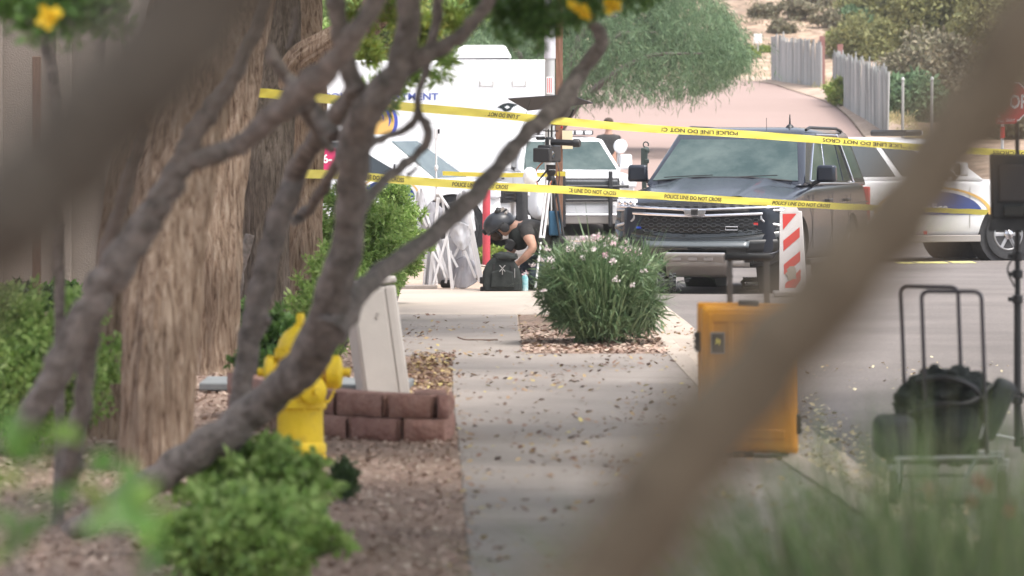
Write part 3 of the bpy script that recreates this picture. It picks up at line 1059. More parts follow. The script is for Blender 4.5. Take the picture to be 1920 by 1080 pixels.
o = MB().ball((0, 0, .3), (.5, .4, .4), wob=.35, seed=4).build('boulder', mat('pale_rock', (.6, .5, .42), .9, col2=(.45, .36, .3), scale=3, bump=.5), loc=(10.6, 190, ground_z(10.6, 190)))
tag(o, 'pale boulder on the hillside below the scrub', 'boulder')
M_grass = mat('dry_grass', (.5, .4, .2), .8, island=[(.55, .45, .24), (.42, .36, .18), (.6, .52, .32), (.3, .34, .12)], trans=.2)
cl = []
for i in range(160):
    D = rng.uniform(124, 168)
    x = edge_r(D) + rng.uniform(.7, 1.6)
    cl.append((x, D, road_z(D) + .1, .25, .3, .12))
tag(leaves('dry_grass_verge', M_grass, cl, 30, .12, .15, -1.6), kind='stuff')
cl = []
for i in range(1100):
    D = rng.uniform(172, 245)
    x = rng.uniform(-8, 26)
    q = rng.uniform(.15, .5)
    cl.append((x, D, ground_z(x, D) + q * .3, q, q, q * .5))
tag(leaves('hill_scrub', G_scrub, cl, 60, .12, .3, -.6), kind='stuff')

# ------------------------------------------------------------------ big shaggy-barked trunks
def bark(name, c1, c2, c3):
    m = bpy.data.materials.new(name)
    m.use_nodes = True
    nt = m.node_tree
    N, L = nt.nodes, nt.links
    b = N['Principled BSDF']
    b.inputs['Roughness'].default_value = .95
    b.inputs['Specular IOR Level'].default_value = .15
    tc = N.new('ShaderNodeTexCoord')
    mp = N.new('ShaderNodeMapping')
    mp.inputs['Scale'].default_value = (1, 1, .13)
    L.new(tc.outputs['Object'], mp.inputs[0])
    n = N.new('ShaderNodeTexNoise')
    n.inputs['Scale'].default_value = 38
    n.inputs['Detail'].default_value = 9
    n.inputs['Roughness'].default_value = .7
    n.inputs['Distortion'].default_value = .6
    L.new(mp.outputs[0], n.inputs['Vector'])
    r = N.new('ShaderNodeValToRGB')
    cr = r.color_ramp
    cr.elements[0].position, cr.elements[1].position = .34, .66
    cr.elements[0].color, cr.elements[1].color = (*c1, 1), (*c3, 1)
    cr.elements.new(.48).color = (*c2, 1)
    L.new(n.outputs['Fac'], r.inputs[0])
    n2 = N.new('ShaderNodeTexNoise')
    n2.inputs['Scale'].default_value = 2.2
    n2.inputs['Detail'].default_value = 4
    L.new(tc.outputs['Object'], n2.inputs['Vector'])
    mr = N.new('ShaderNodeMapRange')
    mr.inputs['From Min'].default_value, mr.inputs['From Max'].default_value = .3, .7
    mr.inputs['To Min'].default_value, mr.inputs['To Max'].default_value = .72, 1.25
    L.new(n2.outputs['Fac'], mr.inputs[0])
    sc = N.new('ShaderNodeVectorMath')
    sc.operation = 'SCALE'
    L.new(r.outputs[0], sc.inputs[0])
    L.new(mr.outputs[0], sc.inputs['Scale'])
    L.new(sc.outputs[0], b.inputs['Base Color'])
    bp = N.new('ShaderNodeBump')
    bp.inputs['Strength'].default_value = 1
    bp.inputs['Distance'].default_value = .035
    L.new(n.outputs['Fac'], bp.inputs['Height'])
    L.new(bp.outputs[0], b.inputs['Normal'])
    MATS[name] = m
    return m


M_bark = bark('shaggy_bark', (.10, .058, .040), (.33, .235, .17), (.52, .41, .32))
M_barkd = bark('dark_bark', (.05, .039, .03), (.15, .12, .097), (.25, .205, .17))
M_barkl = bark('ochre_bark', (.11, .066, .044), (.31, .22, .155), (.46, .355, .265))


def shaggy(name, parent, rows, m, seed=0, amp=.21, nseg=72, k=6, flare=.0):
    """rows: (px, py, half width px, D)"""
    sp_ = spline(rows, k)
    pts = [P(r[0], r[1], r[3]) - parent.location for r in sp_]
    rad = [r[2] / (F / r[3]) for r in sp_]
    # resample finely
    P2, R2 = [], []
    for a, c, ra, rc in zip(pts[:-1], pts[1:], rad[:-1], rad[1:]):
        q = max(2, int((c - a).length / .022))
        for j in range(q):
            P2.append(a.lerp(c, j / q))
            R2.append(ra + (rc - ra) * j / q)
    vs, fs = [], []
    n = nseg
    up = Vector((0, 1, 0))
    acc = 0
    for i, p in enumerate(P2):
        t = (P2[min(i + 1, len(P2) - 1)] - P2[max(0, i - 1)]).normalized()
        x = t.cross(up).normalized()
        y = t.cross(x)
        acc += (P2[i] - P2[i - 1]).length if i else 0
        for kk in range(n):
            a = 2 * math.pi * kk / n
            v1 = noise.fractal(Vector((math.cos(a) * 3.2 + seed, math.sin(a) * 3.2, acc * 1.1)), 1, 2, 3)
            v2 = noise.noise(Vector((math.cos(a) * 11 + seed, math.sin(a) * 11, acc * 3.0)))
            v3 = noise.noise(Vector((math.cos(a) * 1.1, math.sin(a) * 1.1 + seed, acc * .5)))
            r = R2[i] * (1 + amp * (.7 * v1 + .5 * abs(v2) + .6 * v3))
            vs.append(p + (x * math.cos(a) + y * math.sin(a)) * r)
    for i in range(len(P2) - 1):
        for kk in range(n):
            k2 = (kk + 1) % n
            fs.append((i * n + kk, i * n + k2, (i + 1) * n + k2, (i + 1) * n + kk))
    return MB().add(vs, fs).build(name, m, parent, smooth=True)


def canopy(t, cx, cy, z0, z1, rx, ry, n, per, m, size=.17):
    c = ((cx - t.location.x), (cy - t.location.y), (z0 + z1) / 2 - t.location.z)
    leaves('crown', m, clumps_in(c, (rx, ry, (z1 - z0) / 2), n, .55, .2, .7), int(per*1.1), size, .42, .3, t)


ta = thing('shaggy_tree', 'nearest big tree trunk with reddish shaggy bark, leaning right', 'tree', P(300, 885, 25.6).xy.to_3d())
shaggy('trunk', ta, [(292, 905, 88, 25.6), (292, 850, 72, 25.6), (296, 700, 67, 25.6), (305, 520, 66, 25.7), (325, 380, 66, 25.8), (352, 240, 66, 25.9), (385, 110, 66, 26), (415, 0, 66, 26.2), (450, -150, 60, 26.4), (500, -330, 50, 26.6)], M_bark, 1)
canopy(ta, -1.2, 27, 3.3, 5.4, 2.6, 3.0, 60, 260, G_mid)
tb = thing('shaggy_tree', 'second pale shaggy trunk standing behind and left of the nearest one', 'tree', P(205, 840, 28.3).xy.to_3d())
shaggy('trunk', tb, [(205, 845, 50, 28.3), (208, 780, 40, 28.3), (214, 600, 40, 28.4), (232, 420, 40, 28.5), (262, 250, 38, 28.6), (300, 80, 36, 28.7), (330, -60, 34, 28.8), (330, -330, 26, 29)], M_barkl, 5)
canopy(tb, -2.6, 30, 3.3, 5.2, 2.4, 3, 50, 260, G_mid)
tc_ = thing('shaggy_tree', 'pinkish shaggy trunk behind the grey lid, left of the dark trunk', 'tree', P(400, 700, 35.8).xy.to_3d())
shaggy('trunk', tc_, [(392, 712, 64, 35.8), (392, 660, 55, 35.8), (394, 520, 54, 35.8), (398, 400, 54, 35.9), (420, 260, 50, 36), (448, 120, 44, 36.1), (470, 0, 44, 36.2), (500, -200, 40, 36.4), (520, -330, 34, 36.5)], M_bark, 9)
canopy(tc_, -1.2, 37, 3.5, 5.6, 3.0, 3.2, 60, 260, G_mid)
td = thing('shaggy_tree', 'dark furrowed trunk with a thick limb rising to the right', 'tree', P(497, 660, 42).xy.to_3d())
shaggy('trunk', td, [(492, 668, 62, 42), (495, 600, 52, 42), (496, 450, 47, 42), (500, 330, 46, 42), (512, 200, 42, 42.1), (520, 90, 40, 42.2), (522, 0, 38, 42.3), (525, -200, 34, 42.5), (525, -300, 30, 42.5)], M_barkd, 14)
shaggy('limb', td, [(535, 175, 34, 42.1), (565, 122, 32, 42), (610, 92, 31, 41.9), (665, 60, 31, 41.8), (705, 22, 28, 41.7), (745, -40, 25, 41.6), (800, -160, 20, 41.5)], M_bark, 17, nseg=56)
canopy(td, -.4, 43, 3.7, 5.8, 3.4, 3.4, 70, 260, G_mid)
te = thing('shaggy_tree', 'ochre furrowed trunk standing close behind the dark trunk', 'tree', P(565, 640, 44.5).xy.to_3d())
shaggy('trunk', te, [(560, 640, 46, 44.5), (562, 560, 38, 44.5), (566, 430, 36, 44.5), (572, 320, 34, 44.6), (580, 200, 32, 44.6), (575, 100, 30, 44.7), (570, 0, 30, 44.8), (565, -280, 26, 45)], M_barkl, 21)
canopy(te, -.8, 47, 3.9, 5.6, 3.0, 3, 50, 240, G_mid)
# ------------------------------------------------------------------ smooth grey multi-stem tree in front
M_grey = mat('grey_smooth_bark', (.095, .080, .070), .85, col2=(.25, .21, .19), scale=16, bump=.8, bscale=45, detail=8)
mt = thing('multi_stem_tree', 'smooth grey multi-stemmed small tree with crooked branches crossing the left foreground', 'tree', P(160, 985, 20.5).xy.to_3d())
mt.location.z = 0


def stem(name, rows, parent=mt, m=None, n=14, k=7, wob=.22, seed=None, knots=2):
    """rows: (px, py, width px, D)"""
    sp_ = spline(rows, k)
    seed = seed if seed is not None else rng.random() * 50
    pts = [P(r[0], r[1], r[3]) - parent.location for r in sp_]
    rad = [max(.5, r[2]) * ((.88 if name == 'stem' and rows[0][0] == 130 else .80) if parent is mt else 1) / 2 / (F / r[3]) for r in sp_]
    kn = [rng.randrange(2, max(3, len(pts) - 2)) for _ in range(knots)]
    for i in range(len(rad)):
        rad[i] *= 1 + .10 * noise.noise(Vector((i * .35, seed, 0)))
        if i in kn:
            rad[i] *= 1.16
        jr = rad[i] * .16
        pts[i] = pts[i] + Vector((noise.noise(Vector((i * .4, seed, 3))), 0, noise.noise(Vector((i * .4, seed, 9))))) * jr * 2
    b = MB().tube(pts, rad, n, wob=wob, seed=seed)
    for i in kn[:1]:
        if rad[i] * F / sp_[i][3] > 8:
            b.ball(pts[i] + Vector((rng.choice((-1, 1)) * rad[i] * .75, -rad[i] * .4, 0)), rad[i] * .42, 8, 5)
    return b.build(name, m or M_grey, parent)


Dm = 20.5
stem('stem', [(130, 1000, 45, Dm), (200, 960, 55, Dm), (300, 895, 68, Dm), (400, 828, 76, Dm), (490, 760, 74, Dm), (560, 700, 78, Dm - .2), (605, 625, 84, Dm - .4), (632, 540, 78, Dm - .6), (650, 440, 70, Dm - .7), (662, 340, 68, Dm - .8), (672, 250, 72, Dm - .9), (700, 190, 66, Dm - 1), (738, 140, 60, Dm - 1), (762, 70, 54, Dm - 1), (768, 0, 52, Dm - 1), (775, -90, 48, Dm - 1)])
stem('branch', [(690, 215, 50, Dm - .9), (668, 165, 46, Dm - .9), (648, 110, 42, Dm - .9), (635, 50, 40, Dm - .9), (628, -20, 38, Dm - .9), (620, -90, 34, Dm - .9)])
stem('branch', [(735, 150, 50, Dm - 1), (790, 108, 44, Dm - 1), (835, 88, 38, Dm - 1), (870, 62, 34, Dm - 1), (905, 18, 32, Dm - 1), (935, -30, 30, Dm - 1)])
# long branch sweeping to the right
Dr = 19.5
stem('branch', [(620, 625, 80, Dr + .4), (655, 575, 56, Dr + .6), (700, 522, 46, Dr + 1), (760, 480, 44, Dr + 1.4), (820, 432, 42, Dr + 1.8), (882, 375, 44, Dr + 2), (925, 325, 38, Dr + 2.2), (965, 275, 38, Dr + 2.4), (1010, 232, 42, Dr + 2.6), (1058, 190, 44, Dr + 2.8), (1085, 140, 38, Dr + 3), (1122, 95, 34, Dr + 3), (1124, 60, 28, Dr + 3), (1100, 25, 26, Dr + 3), (1095, -40, 24, Dr + 3)], wob=.3, knots=3)
# thin twiggy branches in the middle
stem('branch', [(645, 445, 40, 19.8), (672, 400, 26, 20.2), (705, 355, 24, 20.6), (745, 318, 24, 20.8), (782, 290, 21, 21), (803, 262, 20, 21), (800, 235, 20, 21), (786, 212, 15, 21), (783, 180, 17, 21), (797, 140, 16, 21), (806, 90, 20, 21), (818, 40, 26, 21), (825, -30, 26, 21)], wob=.35, knots=4)
stem('branch', [(685, 272, 24, 20.4), (720, 258, 18, 20.7), (760, 242, 17, 21), (778, 225, 16, 21), (784, 195, 14, 21)], wob=.3)
stem('twig', [(690, 232, 7, 20.6), (722, 222, 6, 20.8), (738, 200, 5, 21), (752, 172, 4, 21)], n=7)
stem('twig', [(762, 330, 12, 20.8), (778, 318, 9, 20.8), (786, 306, 8, 20.8)], n=8)
# second stem, left
D2 = 17.5
stem('stem', [(30, 830, 62, D2), (70, 760, 66, D2), (120, 670, 72, D2), (170, 575, 76, D2), (225, 490, 78, D2), (275, 415, 70, D2), (310, 360, 64, D2), (345, 308, 56, D2), (400, 290, 48, D2), (455, 268, 48, D2), (510, 222, 54, D2 - .1), (560, 178, 62, D2 - .2), (612, 130, 58, D2 - .3), (660, 70, 50, D2 - .4), (700, 10, 46, D2 - .4), (735, -60, 42, D2 - .4)], knots=3)
stem('branch', [(335, 318, 50, D2), (362, 258, 44, D2), (395, 210, 42, D2), (428, 165, 36, D2), (455, 115, 32, D2), (478, 65, 30, D2), (498, 10, 28, D2), (510, -50, 26, D2)])
stem('stem', [(128, 905, 50, D2 + 1.5), (140, 840, 48, D2 + 1.4), (155, 760, 46, D2 + 1.3), (165, 660, 44, D2 + 1.2), (185, 560, 42, D2 + 1), (205, 460, 36, D2 + .8), (228, 390, 32, D2 + .7), (252, 310, 28, D2 + .6), (275, 240, 24, D2 + .5)])
# third stem, middle
D3 = 22
stem('stem', [(448, 760, 50, D3), (462, 680, 54, D3), (478, 600, 58, D3), (495, 520, 58, D3), (512, 450, 56, D3), (535, 385, 54, D3), (560, 320, 48, D3), (592, 262, 46, D3 - .5), (630, 215, 46, D3 - 1), (665, 170, 46, D3 - 1.2)])
stem('branch', [(502, 88, 28, 20), (520, 122, 30, 20), (545, 152, 32, 20), (568, 180, 34, 19.8), (590, 210, 36, 19.8), (625, 258, 40, 19.7)])
stem('branch', [(545, 418, 24, D3 + .5), (572, 398, 26, D3 + .5), (600, 365, 26, D3), (622, 322, 24, D3 - .4), (640, 285, 20, D3 - .8), (652, 250, 16, D3 - 1)])
stem('branch', [(565, 195, 34, 19.8), (588, 232, 28, 20), (600, 262, 22, 20.5), (625, 282, 20, 20.5)])
stem('branch', [(552, 15, 12, 21), (556, 45, 12, 21), (548, 72, 14, 21), (540, 92, 12, 21)], n=8)
# separate sapling behind trunks left
o = thing('thin_sapling', 'thin dark crooked sapling in the upper left corner before the stucco building', 'tree', P(100, 500, 22).xy.to_3d())
stem('stem', [(62, -60, 18, 22), (70, 10, 20, 22), (82, 70, 19, 22), (96, 130, 20, 22), (103, 190, 18, 22), (104, 260, 16, 22), (112, 400, 18, 22), (112, 600, 20, 22), (110, 985, 24, 22)], parent=o)
# grey stem behind the trunks
o = thing('leaning_sapling', 'thin grey leaning trunk between the pinkish trunk and the dark trunk', 'tree', P(440, 640, 40).xy.to_3d())
stem('stem', [(428, 668, 28, 40), (435, 600, 28, 40), (440, 540, 28, 40), (452, 495, 22, 40), (470, 440, 18, 40)], parent=o)

# leaf sprays hanging from the grey tree
sp2 = []


def spray(px, py, r, D, n, m, size=.05, asp=.28, name='leaf_spray', parent=mt, droop=.3):
    q = P(px, py, D) - parent.location
    s = r / (F / D)
    return leaves(name, m, [(q.x + rng.uniform(-.4, .4) * s, q.y, q.z + rng.uniform(-.4, .4) * s, s * .55, s * .6, s * .45) for _ in range(5)], n // 5, size, asp, droop, parent, out=.6)


for px, py, r, n in ((735, 165, 38, 330), (775, 130, 34, 300), (760, 60, 46, 420), (700, 100, 40, 360), (690, 170, 34, 260), (800, 50, 40, 300), (840, 108, 24, 120), (645, 210, 26, 130), (750, 20, 60, 400), (670, 30, 50, 300), (850, 30, 44, 260), (725, 205, 22, 90), (820, 140, 26, 80)):
    spray(px, py, r, 29 + rng.uniform(-1, 1), n, G_bright if py > 100 else G_lime, .055)
for px, py, r, n in ((960, 20, 60, 620), (1030, 15, 70, 900), (1090, 0, 70, 800), (1180, -20, 60, 500), (900, 0, 50, 400), (1000, 50, 36, 260), (1230, -30, 50, 300), (960, 70, 24, 80), (1010, 90, 14, 40)):
    spray(px, py, r, 20.5 + rng.uniform(-.5, .5), n, G_mid, .036)
for px, py in ((1090, 22), (1147, 14)):
    q = P(px, py, 19.5) - mt.location
    leaves('yellow_bloom', mat('yellow_petals', (.85, .6, .03), .5, trans=.3), [(q.x, q.y, q.z, .022, .02, .022)], 24, .035, .7, -.3, mt)
# corner foliage, upper left
cf = thing('leafy_branch', 'out of focus leafy green branch with a yellow bloom in the upper left corner', 'branch', P(100, 0, 15))
spray(90, 15, 95, 15, 700, G_mid, .035, .4, 'leaves', cf)
spray(190, 10, 70, 15, 450, G_mid, .035, .4, 'leaves', cf)
spray(20, 5, 60, 15, 400, G_mid, .035, .4, 'leaves', cf)
spray(130, 60, 30, 15, 40, G_mid, .035, .4, 'leaves', cf)
q = P(94, 33, 14.6) - cf.location
leaves('yellow_bloom', MATS['yellow_petals'], [(q.x, q.y, q.z, .014, .02, .022)], 30, .03, .8, 0, cf)
stem('twig', [(40, -120, 10, 15), (90, -40, 8, 15), (150, 10, 6, 15), (200, 30, 4, 15)], parent=cf, n=7)

# two thick limbs right in front of the lens, thrown far out of focus
M_limb = mat('tan_limb_bark', (.050, .038, .024), .9, col2=(.078, .062, .042), scale=9, bump=.4)
M_limbd = mat('brown_limb_bark', (.030, .025, .019), .9, col2=(.048, .040, .031), scale=9, bump=.4)
l1 = thing('foreground_limb', 'thick blurred brown limb slanting up across the right half of the picture', 'branch', P(1100, 1300, 2.8))
stem('limb', [(820, 1560, 220, 2.8), (960, 1330, 210, 2.8), (1110, 1110, 204, 2.8), (1262, 900, 198, 2.8), (1400, 730, 194, 2.8), (1540, 560, 196, 2.8), (1690, 380, 180, 2.8), (1815, 215, 180, 2.8), (1925, 60, 176, 2.8), (2040, -120, 170, 2.8), (2150, -330, 160, 2.8)], parent=l1, m=M_limb, n=20, wob=.06, knots=0)
l2 = thing('foreground_limb', 'thick blurred dark limb slanting across the upper left corner', 'branch', P(0, 500, 2.3))
stem('limb', [(-330, 700, 240, 2.3), (-150, 540, 240, 2.3), (0, 405, 235, 2.3), (130, 285, 235, 2.3), (262, 148, 240, 2.3), (375, 0, 245, 2.3), (480, -160, 245, 2.3), (610, -380, 240, 2.3)], parent=l2, m=M_limbd, n=20, wob=.06, knots=0)
stem('side_shoot', [(0, 430, 130, 2.3), (60, 440, 120, 2.3), (120, 450, 60, 2.3)], parent=l2, m=M_limbd, n=12, knots=0)

# overhead foliage of the street trees (it shades the pavement; the frame cuts it off)
canopy(mt, .9, 21, 2.95, 4.4, 3.6, 9.0, 170, 260, G_mid)
canopy(l1, .6, 8.5, 2.75, 4.2, 3.2, 6.5, 90, 240, G_mid)
canopy(mt, 3.2, 31, 3.3, 5.2, 2.6, 7.5, 90, 240, G_mid)
# ------------------------------------------------------------------ vehicles
def loft(stations, name, m, parent, sub=2, arches=None, crease=True):
    """stations: (y, zb, wb, wm, zm, ws, zs, zc); mirrored sections along local y"""
    vs, fs = [], []
    rows = []
    for y, zb, wb, wm, zm, ws, zs, zc in stations:
        h = [(0, zb), (wb * .6, zb), (wb, zb), (wm, zb + (zm - zb) * .35), (wm, zm), (ws + (wm - ws) * .35, zs - .03), (ws, zs), (ws * .55, zs + (zc - zs) * .75), (0, zc)]
        ring = [(x, y, z) for x, z in h] + [(-x, y, z) for x, z in h[-2:0:-1]]
        rows.append(ring)
    n = len(rows[0])
    for r_ in rows:
        vs += r_
    for i in range(len(rows) - 1):
        for k in range(n):
            fs.append((i * n + k, i * n + (k + 1) % n, (i + 1) * n + (k + 1) % n, (i + 1) * n + k))
    fs.append(tuple(range(n)))
    fs.append(tuple((len(rows) - 1) * n + k for k in range(n)))
    o = MB().add(vs, fs).build(name, m, parent, sub=sub)
    if arches:
        cs_ = []
        for (y, z, r) in arches:
            c = MB().cyl((-1.3, y, z), (1.3, y, z), r, n=36).build('cut', m, None)
            c.parent = parent
            cs_.append(c)
            md = o.modifiers.new('b', 'BOOLEAN')
            md.object = c
            md.operation = 'DIFFERENCE'
            md.solver = 'EXACT'
        bpy.context.view_layer.update()
        bake(o)
        for c in cs_:
            bpy.data.objects.remove(c)
    else:
        bake(o)
    me = o.data
    me.polygons.foreach_set('use_smooth', [True] * len(me.polygons))
    me.set_sharp_from_angle(angle=R(30))
    return o


def wheel(parent, x, y, r, w, steer=0, rimm=None, ratio=.62, style=0):
    """tyre part with a rim sub-part, axle along x"""
    sgn = 1 if x > 0 else -1
    pr = [(r * ratio, -w * .42), (r * .80, -w * .5), (r * .94, -w * .49), (r * .985, -w * .40), (r, -w * .2), (r, w * .2), (r * .985, w * .40), (r * .94, w * .49), (r * .80, w * .5), (r * ratio, w * .42)]
    b = MB().lathe(pr, rot=(0, R(90), 0), n=40)
    for k in range(44):
        a = 2 * math.pi * k / 44
        for s in (-1, 0, 1):
            b.box((s * w * .3, math.cos(a + s * .05) * (r + .001), math.sin(a + s * .05) * (r + .001)), (w * .22, .030, .012), rot=(a - math.pi / 2, 0, 0))
    t = b.build('tyre', M_blackmat, parent, loc=(x, y, r))
    t.rotation_euler = (0, 0, steer)
    b = MB()
    o_ = w * .36 * sgn
    b.lathe([(r * ratio, 0), (r * ratio, .05), (r * (ratio - .05), .06), (r * (ratio - .1), .02), (r * .2, -.01), (r * .2, .03), (0, .035)], c=(o_ - .03 * sgn, 0, 0), rot=(0, R(90) * sgn, 0), n=32)
    for k in range(6 if not style else 8):
        a = k * math.pi * 2 / (6 if not style else 8)
        b.box((o_, math.cos(a) * r * .36, math.sin(a) * r * .36), (.035, r * .38, r * .13), rot=(a, 0, 0))
    rm = b.build('rim', rimm or M_steel, t, bevel=.004)
    cpt = MB().lathe([(r * .19, 0), (r * .19, .03), (r * .12, .055), (0, .06)], c=(o_ + .01 * sgn, 0, 0), rot=(0, R(90) * sgn, 0), n=20)
    cpt.build('hub_cap', M_chrome, t)
    return t


def frustum(parent, m, yb0, yb1, yt0, yt1, wb, wt, zb, zt, crown=.05, name='cabin', bevel=.05, roll=.25):
    """cabin: returns face corner lookup"""
    zr = zt - crown
    vs = [(-wb, yb0, zb), (wb, yb0, zb), (wb, yb1, zb), (-wb, yb1, zb),
          (-wt, yt0, zr), (wt, yt0, zr), (wt, yt1, zr), (-wt, yt1, zr),
          (-wt * .62, yt0 + roll, zt), (wt * .62, yt0 + roll, zt), (wt * .62, yt1 - .2, zt), (-wt * .62, yt1 - .2, zt)]
    fs = [(0, 1, 5, 4), (1, 2, 6, 5), (2, 3, 7, 6), (3, 0, 4, 7), (4, 5, 9, 8), (5, 6, 10, 9), (6, 7, 11, 10), (7, 4, 8, 11), (8, 9, 10, 11), (3, 2, 1, 0)]
    MB().add(vs, fs).build(name, m, parent, bevel=bevel, seg=3)
    V_ = [Vector(v) for v in vs]

    def face(side, u, v):
        q = {'f': (0, 1, 5, 4), 'r': (2, 3, 7, 6), '+': (1, 2, 6, 5), '-': (3, 0, 4, 7)}[side]
        a, b_, c, d = [V_[i] for i in q]
        if side == '-':     # make u run front -> back on both sides
            a, b_, c, d = b_, a, d, c
        return a.lerp(b_, u).lerp(d.lerp(c, u), v)
    return face


def pane(parent, face, side, uv, m, t=.006, name='window', frame=None, base=0.0):
    pts = [face(side, u, v) for u, v in uv]
    nrm = (pts[1] - pts[0]).cross(pts[-1] - pts[0]).normalized()
    ctr = sum(pts, Vector()) / len(pts)
    outw = Vector((ctr.x, 0, 0)) if side in '+-' else Vector((0, -1 if side == 'f' else 1, .3))
    if nrm.dot(outw) < 0:
        pts = pts[::-1]
        nrm = -nrm
    pts = [p + nrm * (.002 + base) for p in pts]
    o = MB().slab(pts, t).build(name, m, parent, smooth=False, bevel=.012)
    if frame:
        b = MB()
        b.tube(pts + [pts[0]], .011, 6)
        b.build('frame', frame, o)
    return o


def mirror(parent, x, y, z, m, w=.24, h=.20, big=False):
    s = 1 if x > 0 else -1
    b = MB().box((x + s * .13, y, z + .10), (w, .13, h if not big else h * 1.35), rot=(0, 0, -s * .12), taper=.92)
    o = b.build('side_mirror', m, parent, bevel=.035, seg=3)
    MB().box((x - s * .02, y + .02, z - .01), (.16, .06, .05), rot=(0, -s * .5, 0)).build('mirror_arm', M_black, o, bevel=.01)
    MB().box((x + s * .13, y + .068, z + .10), (w * .84, .008, h * .8)).build('mirror_glass', M_glassdk, o)
    return o


# ---- hero: dark SUV, front three-quarter
g = P(1303, 545, 58)
suv = thing('suv', 'glossy dark blue SUV with silver skid plate parked facing the camera behind the tape', 'SUV', (g.x, 58, road_z(58.5) - .0), R(-15.0))
suv.rotation_euler = (R(-.45), 0, R(-15.0))
body = loft([(.10, .40, .72, .80, .74, .76, .97, 1.0), (.14, .34, .78, .86, .76, .82, 1.0, 1.04), (.30, .30, .86, .98, .80, .93, 1.06, 1.12), (.42, .30, .88, 1.00, .82, .95, 1.08, 1.135), (.9, .28, .9, 1.03, .84, .965, 1.15, 1.235), (1.4, .28, .9, 1.03, .86, .97, 1.20, 1.31), (1.75, .28, .9, 1.025, .88, .97, 1.225, 1.32),
             (3.0, .28, .9, 1.025, .9, .975, 1.245, 1.28), (4.6, .28, .9, 1.02, .92, .97, 1.265, 1.28), (5.1, .36, .88, 1.0, .92, .95, 1.25, 1.26), (5.28, .42, .84, .96, .9, .9, 1.15, 1.18), (5.32, .5, .8, .93, .85, .88, 1.1, 1.12)],
            'body', M_gloss, suv, arches=[(.97, .40, .50), (4.04, .40, .50)])
# inner wheel wells
for x_, y_ in ((-.79, .97), (.79, .97), (-.79, 4.04), (.79, 4.04)):
    MB().cyl((x_ - .19, y_, .42), (x_ + .19, y_, .42), .49, n=24).build('wheel_well', M_blackmat, suv)
fc = frustum(suv, M_gloss, 1.46, 5.30, 2.42, 5.02, .95, .76, 1.22, 1.925, .07, roll=.8)
pane(suv, fc, 'f', [(.035, .10), (.965, .10), (.945, .86), (.055, .86)], M_glass, name='windshield')
for s in '+-':
    pane(suv, fc, s, [(.10, .10), (.335, .10), (.335, .92), (.20, .92)], M_glassdk if s == '-' else M_glass, name='front_window', frame=M_chrome if s == '+' else None)
    pane(suv, fc, s, [(.36, .10), (.60, .10), (.60, .92), (.36, .92)], M_glass, name='rear_window')
    pane(suv, fc, s, [(.625, .10), (.74, .10), (.66, .92), (.625, .92)], M_glassdk, name='rear_window')
    pane(suv, fc, s, [(.79, .14), (.95, .14), (.93, .90), (.72, .90)], M_glass, name='quarter_window')
    sx = 1 if s == '+' else -1
    ed = [fc(s, u, v) + Vector((sx * .016, 0, 0)) for u, v in ((.09, .06), (.4, .06), (.74, .06), (.765, .2), (.70, .9), (.64, .96), (.22, .96))]
    MB().tube(spline([tuple(p) for p in ed], 4), .012, 6).build('window_trim', M_chrome, suv)
    for y in (2.62, 3.72):
        MB().box((sx * 1.032, y, 1.06), (.035, .20, .035)).build('door_handle', M_black, suv, bevel=.012)
    for y0, y1 in ((1.62, 1.63), (2.78, 2.79), (3.86, 3.87)):
        MB().box((sx * 1.0275, (y0 + y1) / 2, .82), (.006, .008, .62)).build('door_seam', M_black, suv)
    MB().tube([(sx * 1.03, 1.5, .99), (sx * 1.034, 2.8, 1.005), (sx * 1.032, 4.2, 1.02), (sx * 1.0, 5.1, 1.03)], .009, 6).build('body_crease', M_gloss, suv)
    MB().box((sx * 1.0, 2.5, .36), (.10, 2.2, .06)).build('running_board', M_black, suv, bevel=.02)
    pts = [(sx * (.72), 2.7, 1.885), (sx * .72, 2.9, 1.915), (sx * .70, 4.6, 1.915), (sx * .70, 4.9, 1.885)]
    MB().tube(pts, .018, 8).build('roof_rail', M_black, suv)
    mirror(suv, sx * 1.0, 1.92, 1.27, M_gloss)
    MB().box((sx * .93, 5.27, 1.0), (.12, .07, .42)).build('tail_light', M_red, suv, bevel=.015)
wheel(suv, -.87, .97, .405, .275)
wheel(suv, .87, .97, .405, .275)
wheel(suv, -.87, 4.04, .405, .275)
wheel(suv, .87, 4.04, .405, .275)
MB().box((0, 5.22, 1.86), (1.35, .32, .035), rot=(-.12, 0, 0)).build('spoiler', M_gloss, suv, bevel=.015)
MB().lathe([(.055, 0), (.04, .03), (.012, .05), (.006, .16), (0, .17)]).build('roof_aerial', M_black, suv, loc=(.42, 3.2, 1.91))
MB().cyl((.2, 2.9, 1.88), (.2, 2.9, 2.03), .003).build('whip_aerial', M_black, suv)
# hood skin with centre bulge and shut lines
MB().grid(lambda u, v: ((u - .5) * (1.60 + .16 * v), .33 + 1.14 * v + .04 * abs(2 * u - 1) ** 2, 1.122 + .205 * v - .085 * abs(2 * u - 1) ** 2.2 + .018 * max(0, 1 - abs(abs(2 * u - 1) - .55) * 7)), 40, 12).build('hood', M_gloss, suv)
b = MB()
b.tube([(-.80, 1.53, 1.285), (-.3, 1.48, 1.325), (.3, 1.48, 1.325), (.80, 1.53, 1.285)], .012, 6)
b.build('cowl', M_black, suv)
for x0, x1 in ((-.72, -.15), (.05, .62)):
    MB().tube([(x0, 1.52, 1.325), ((x0 + x1) / 2, 1.54, 1.34), (x1, 1.57, 1.352)], .006, 6).build('wiper', M_black, suv)


def fr(x, z, d=0.0):
    """a point on the curved nose; d is out toward the viewer"""
    y = .02 + .26 * (abs(x) / 1.0) ** 2.8 + .16 * max(0, z - .74) - d
    return Vector((x, y, z))


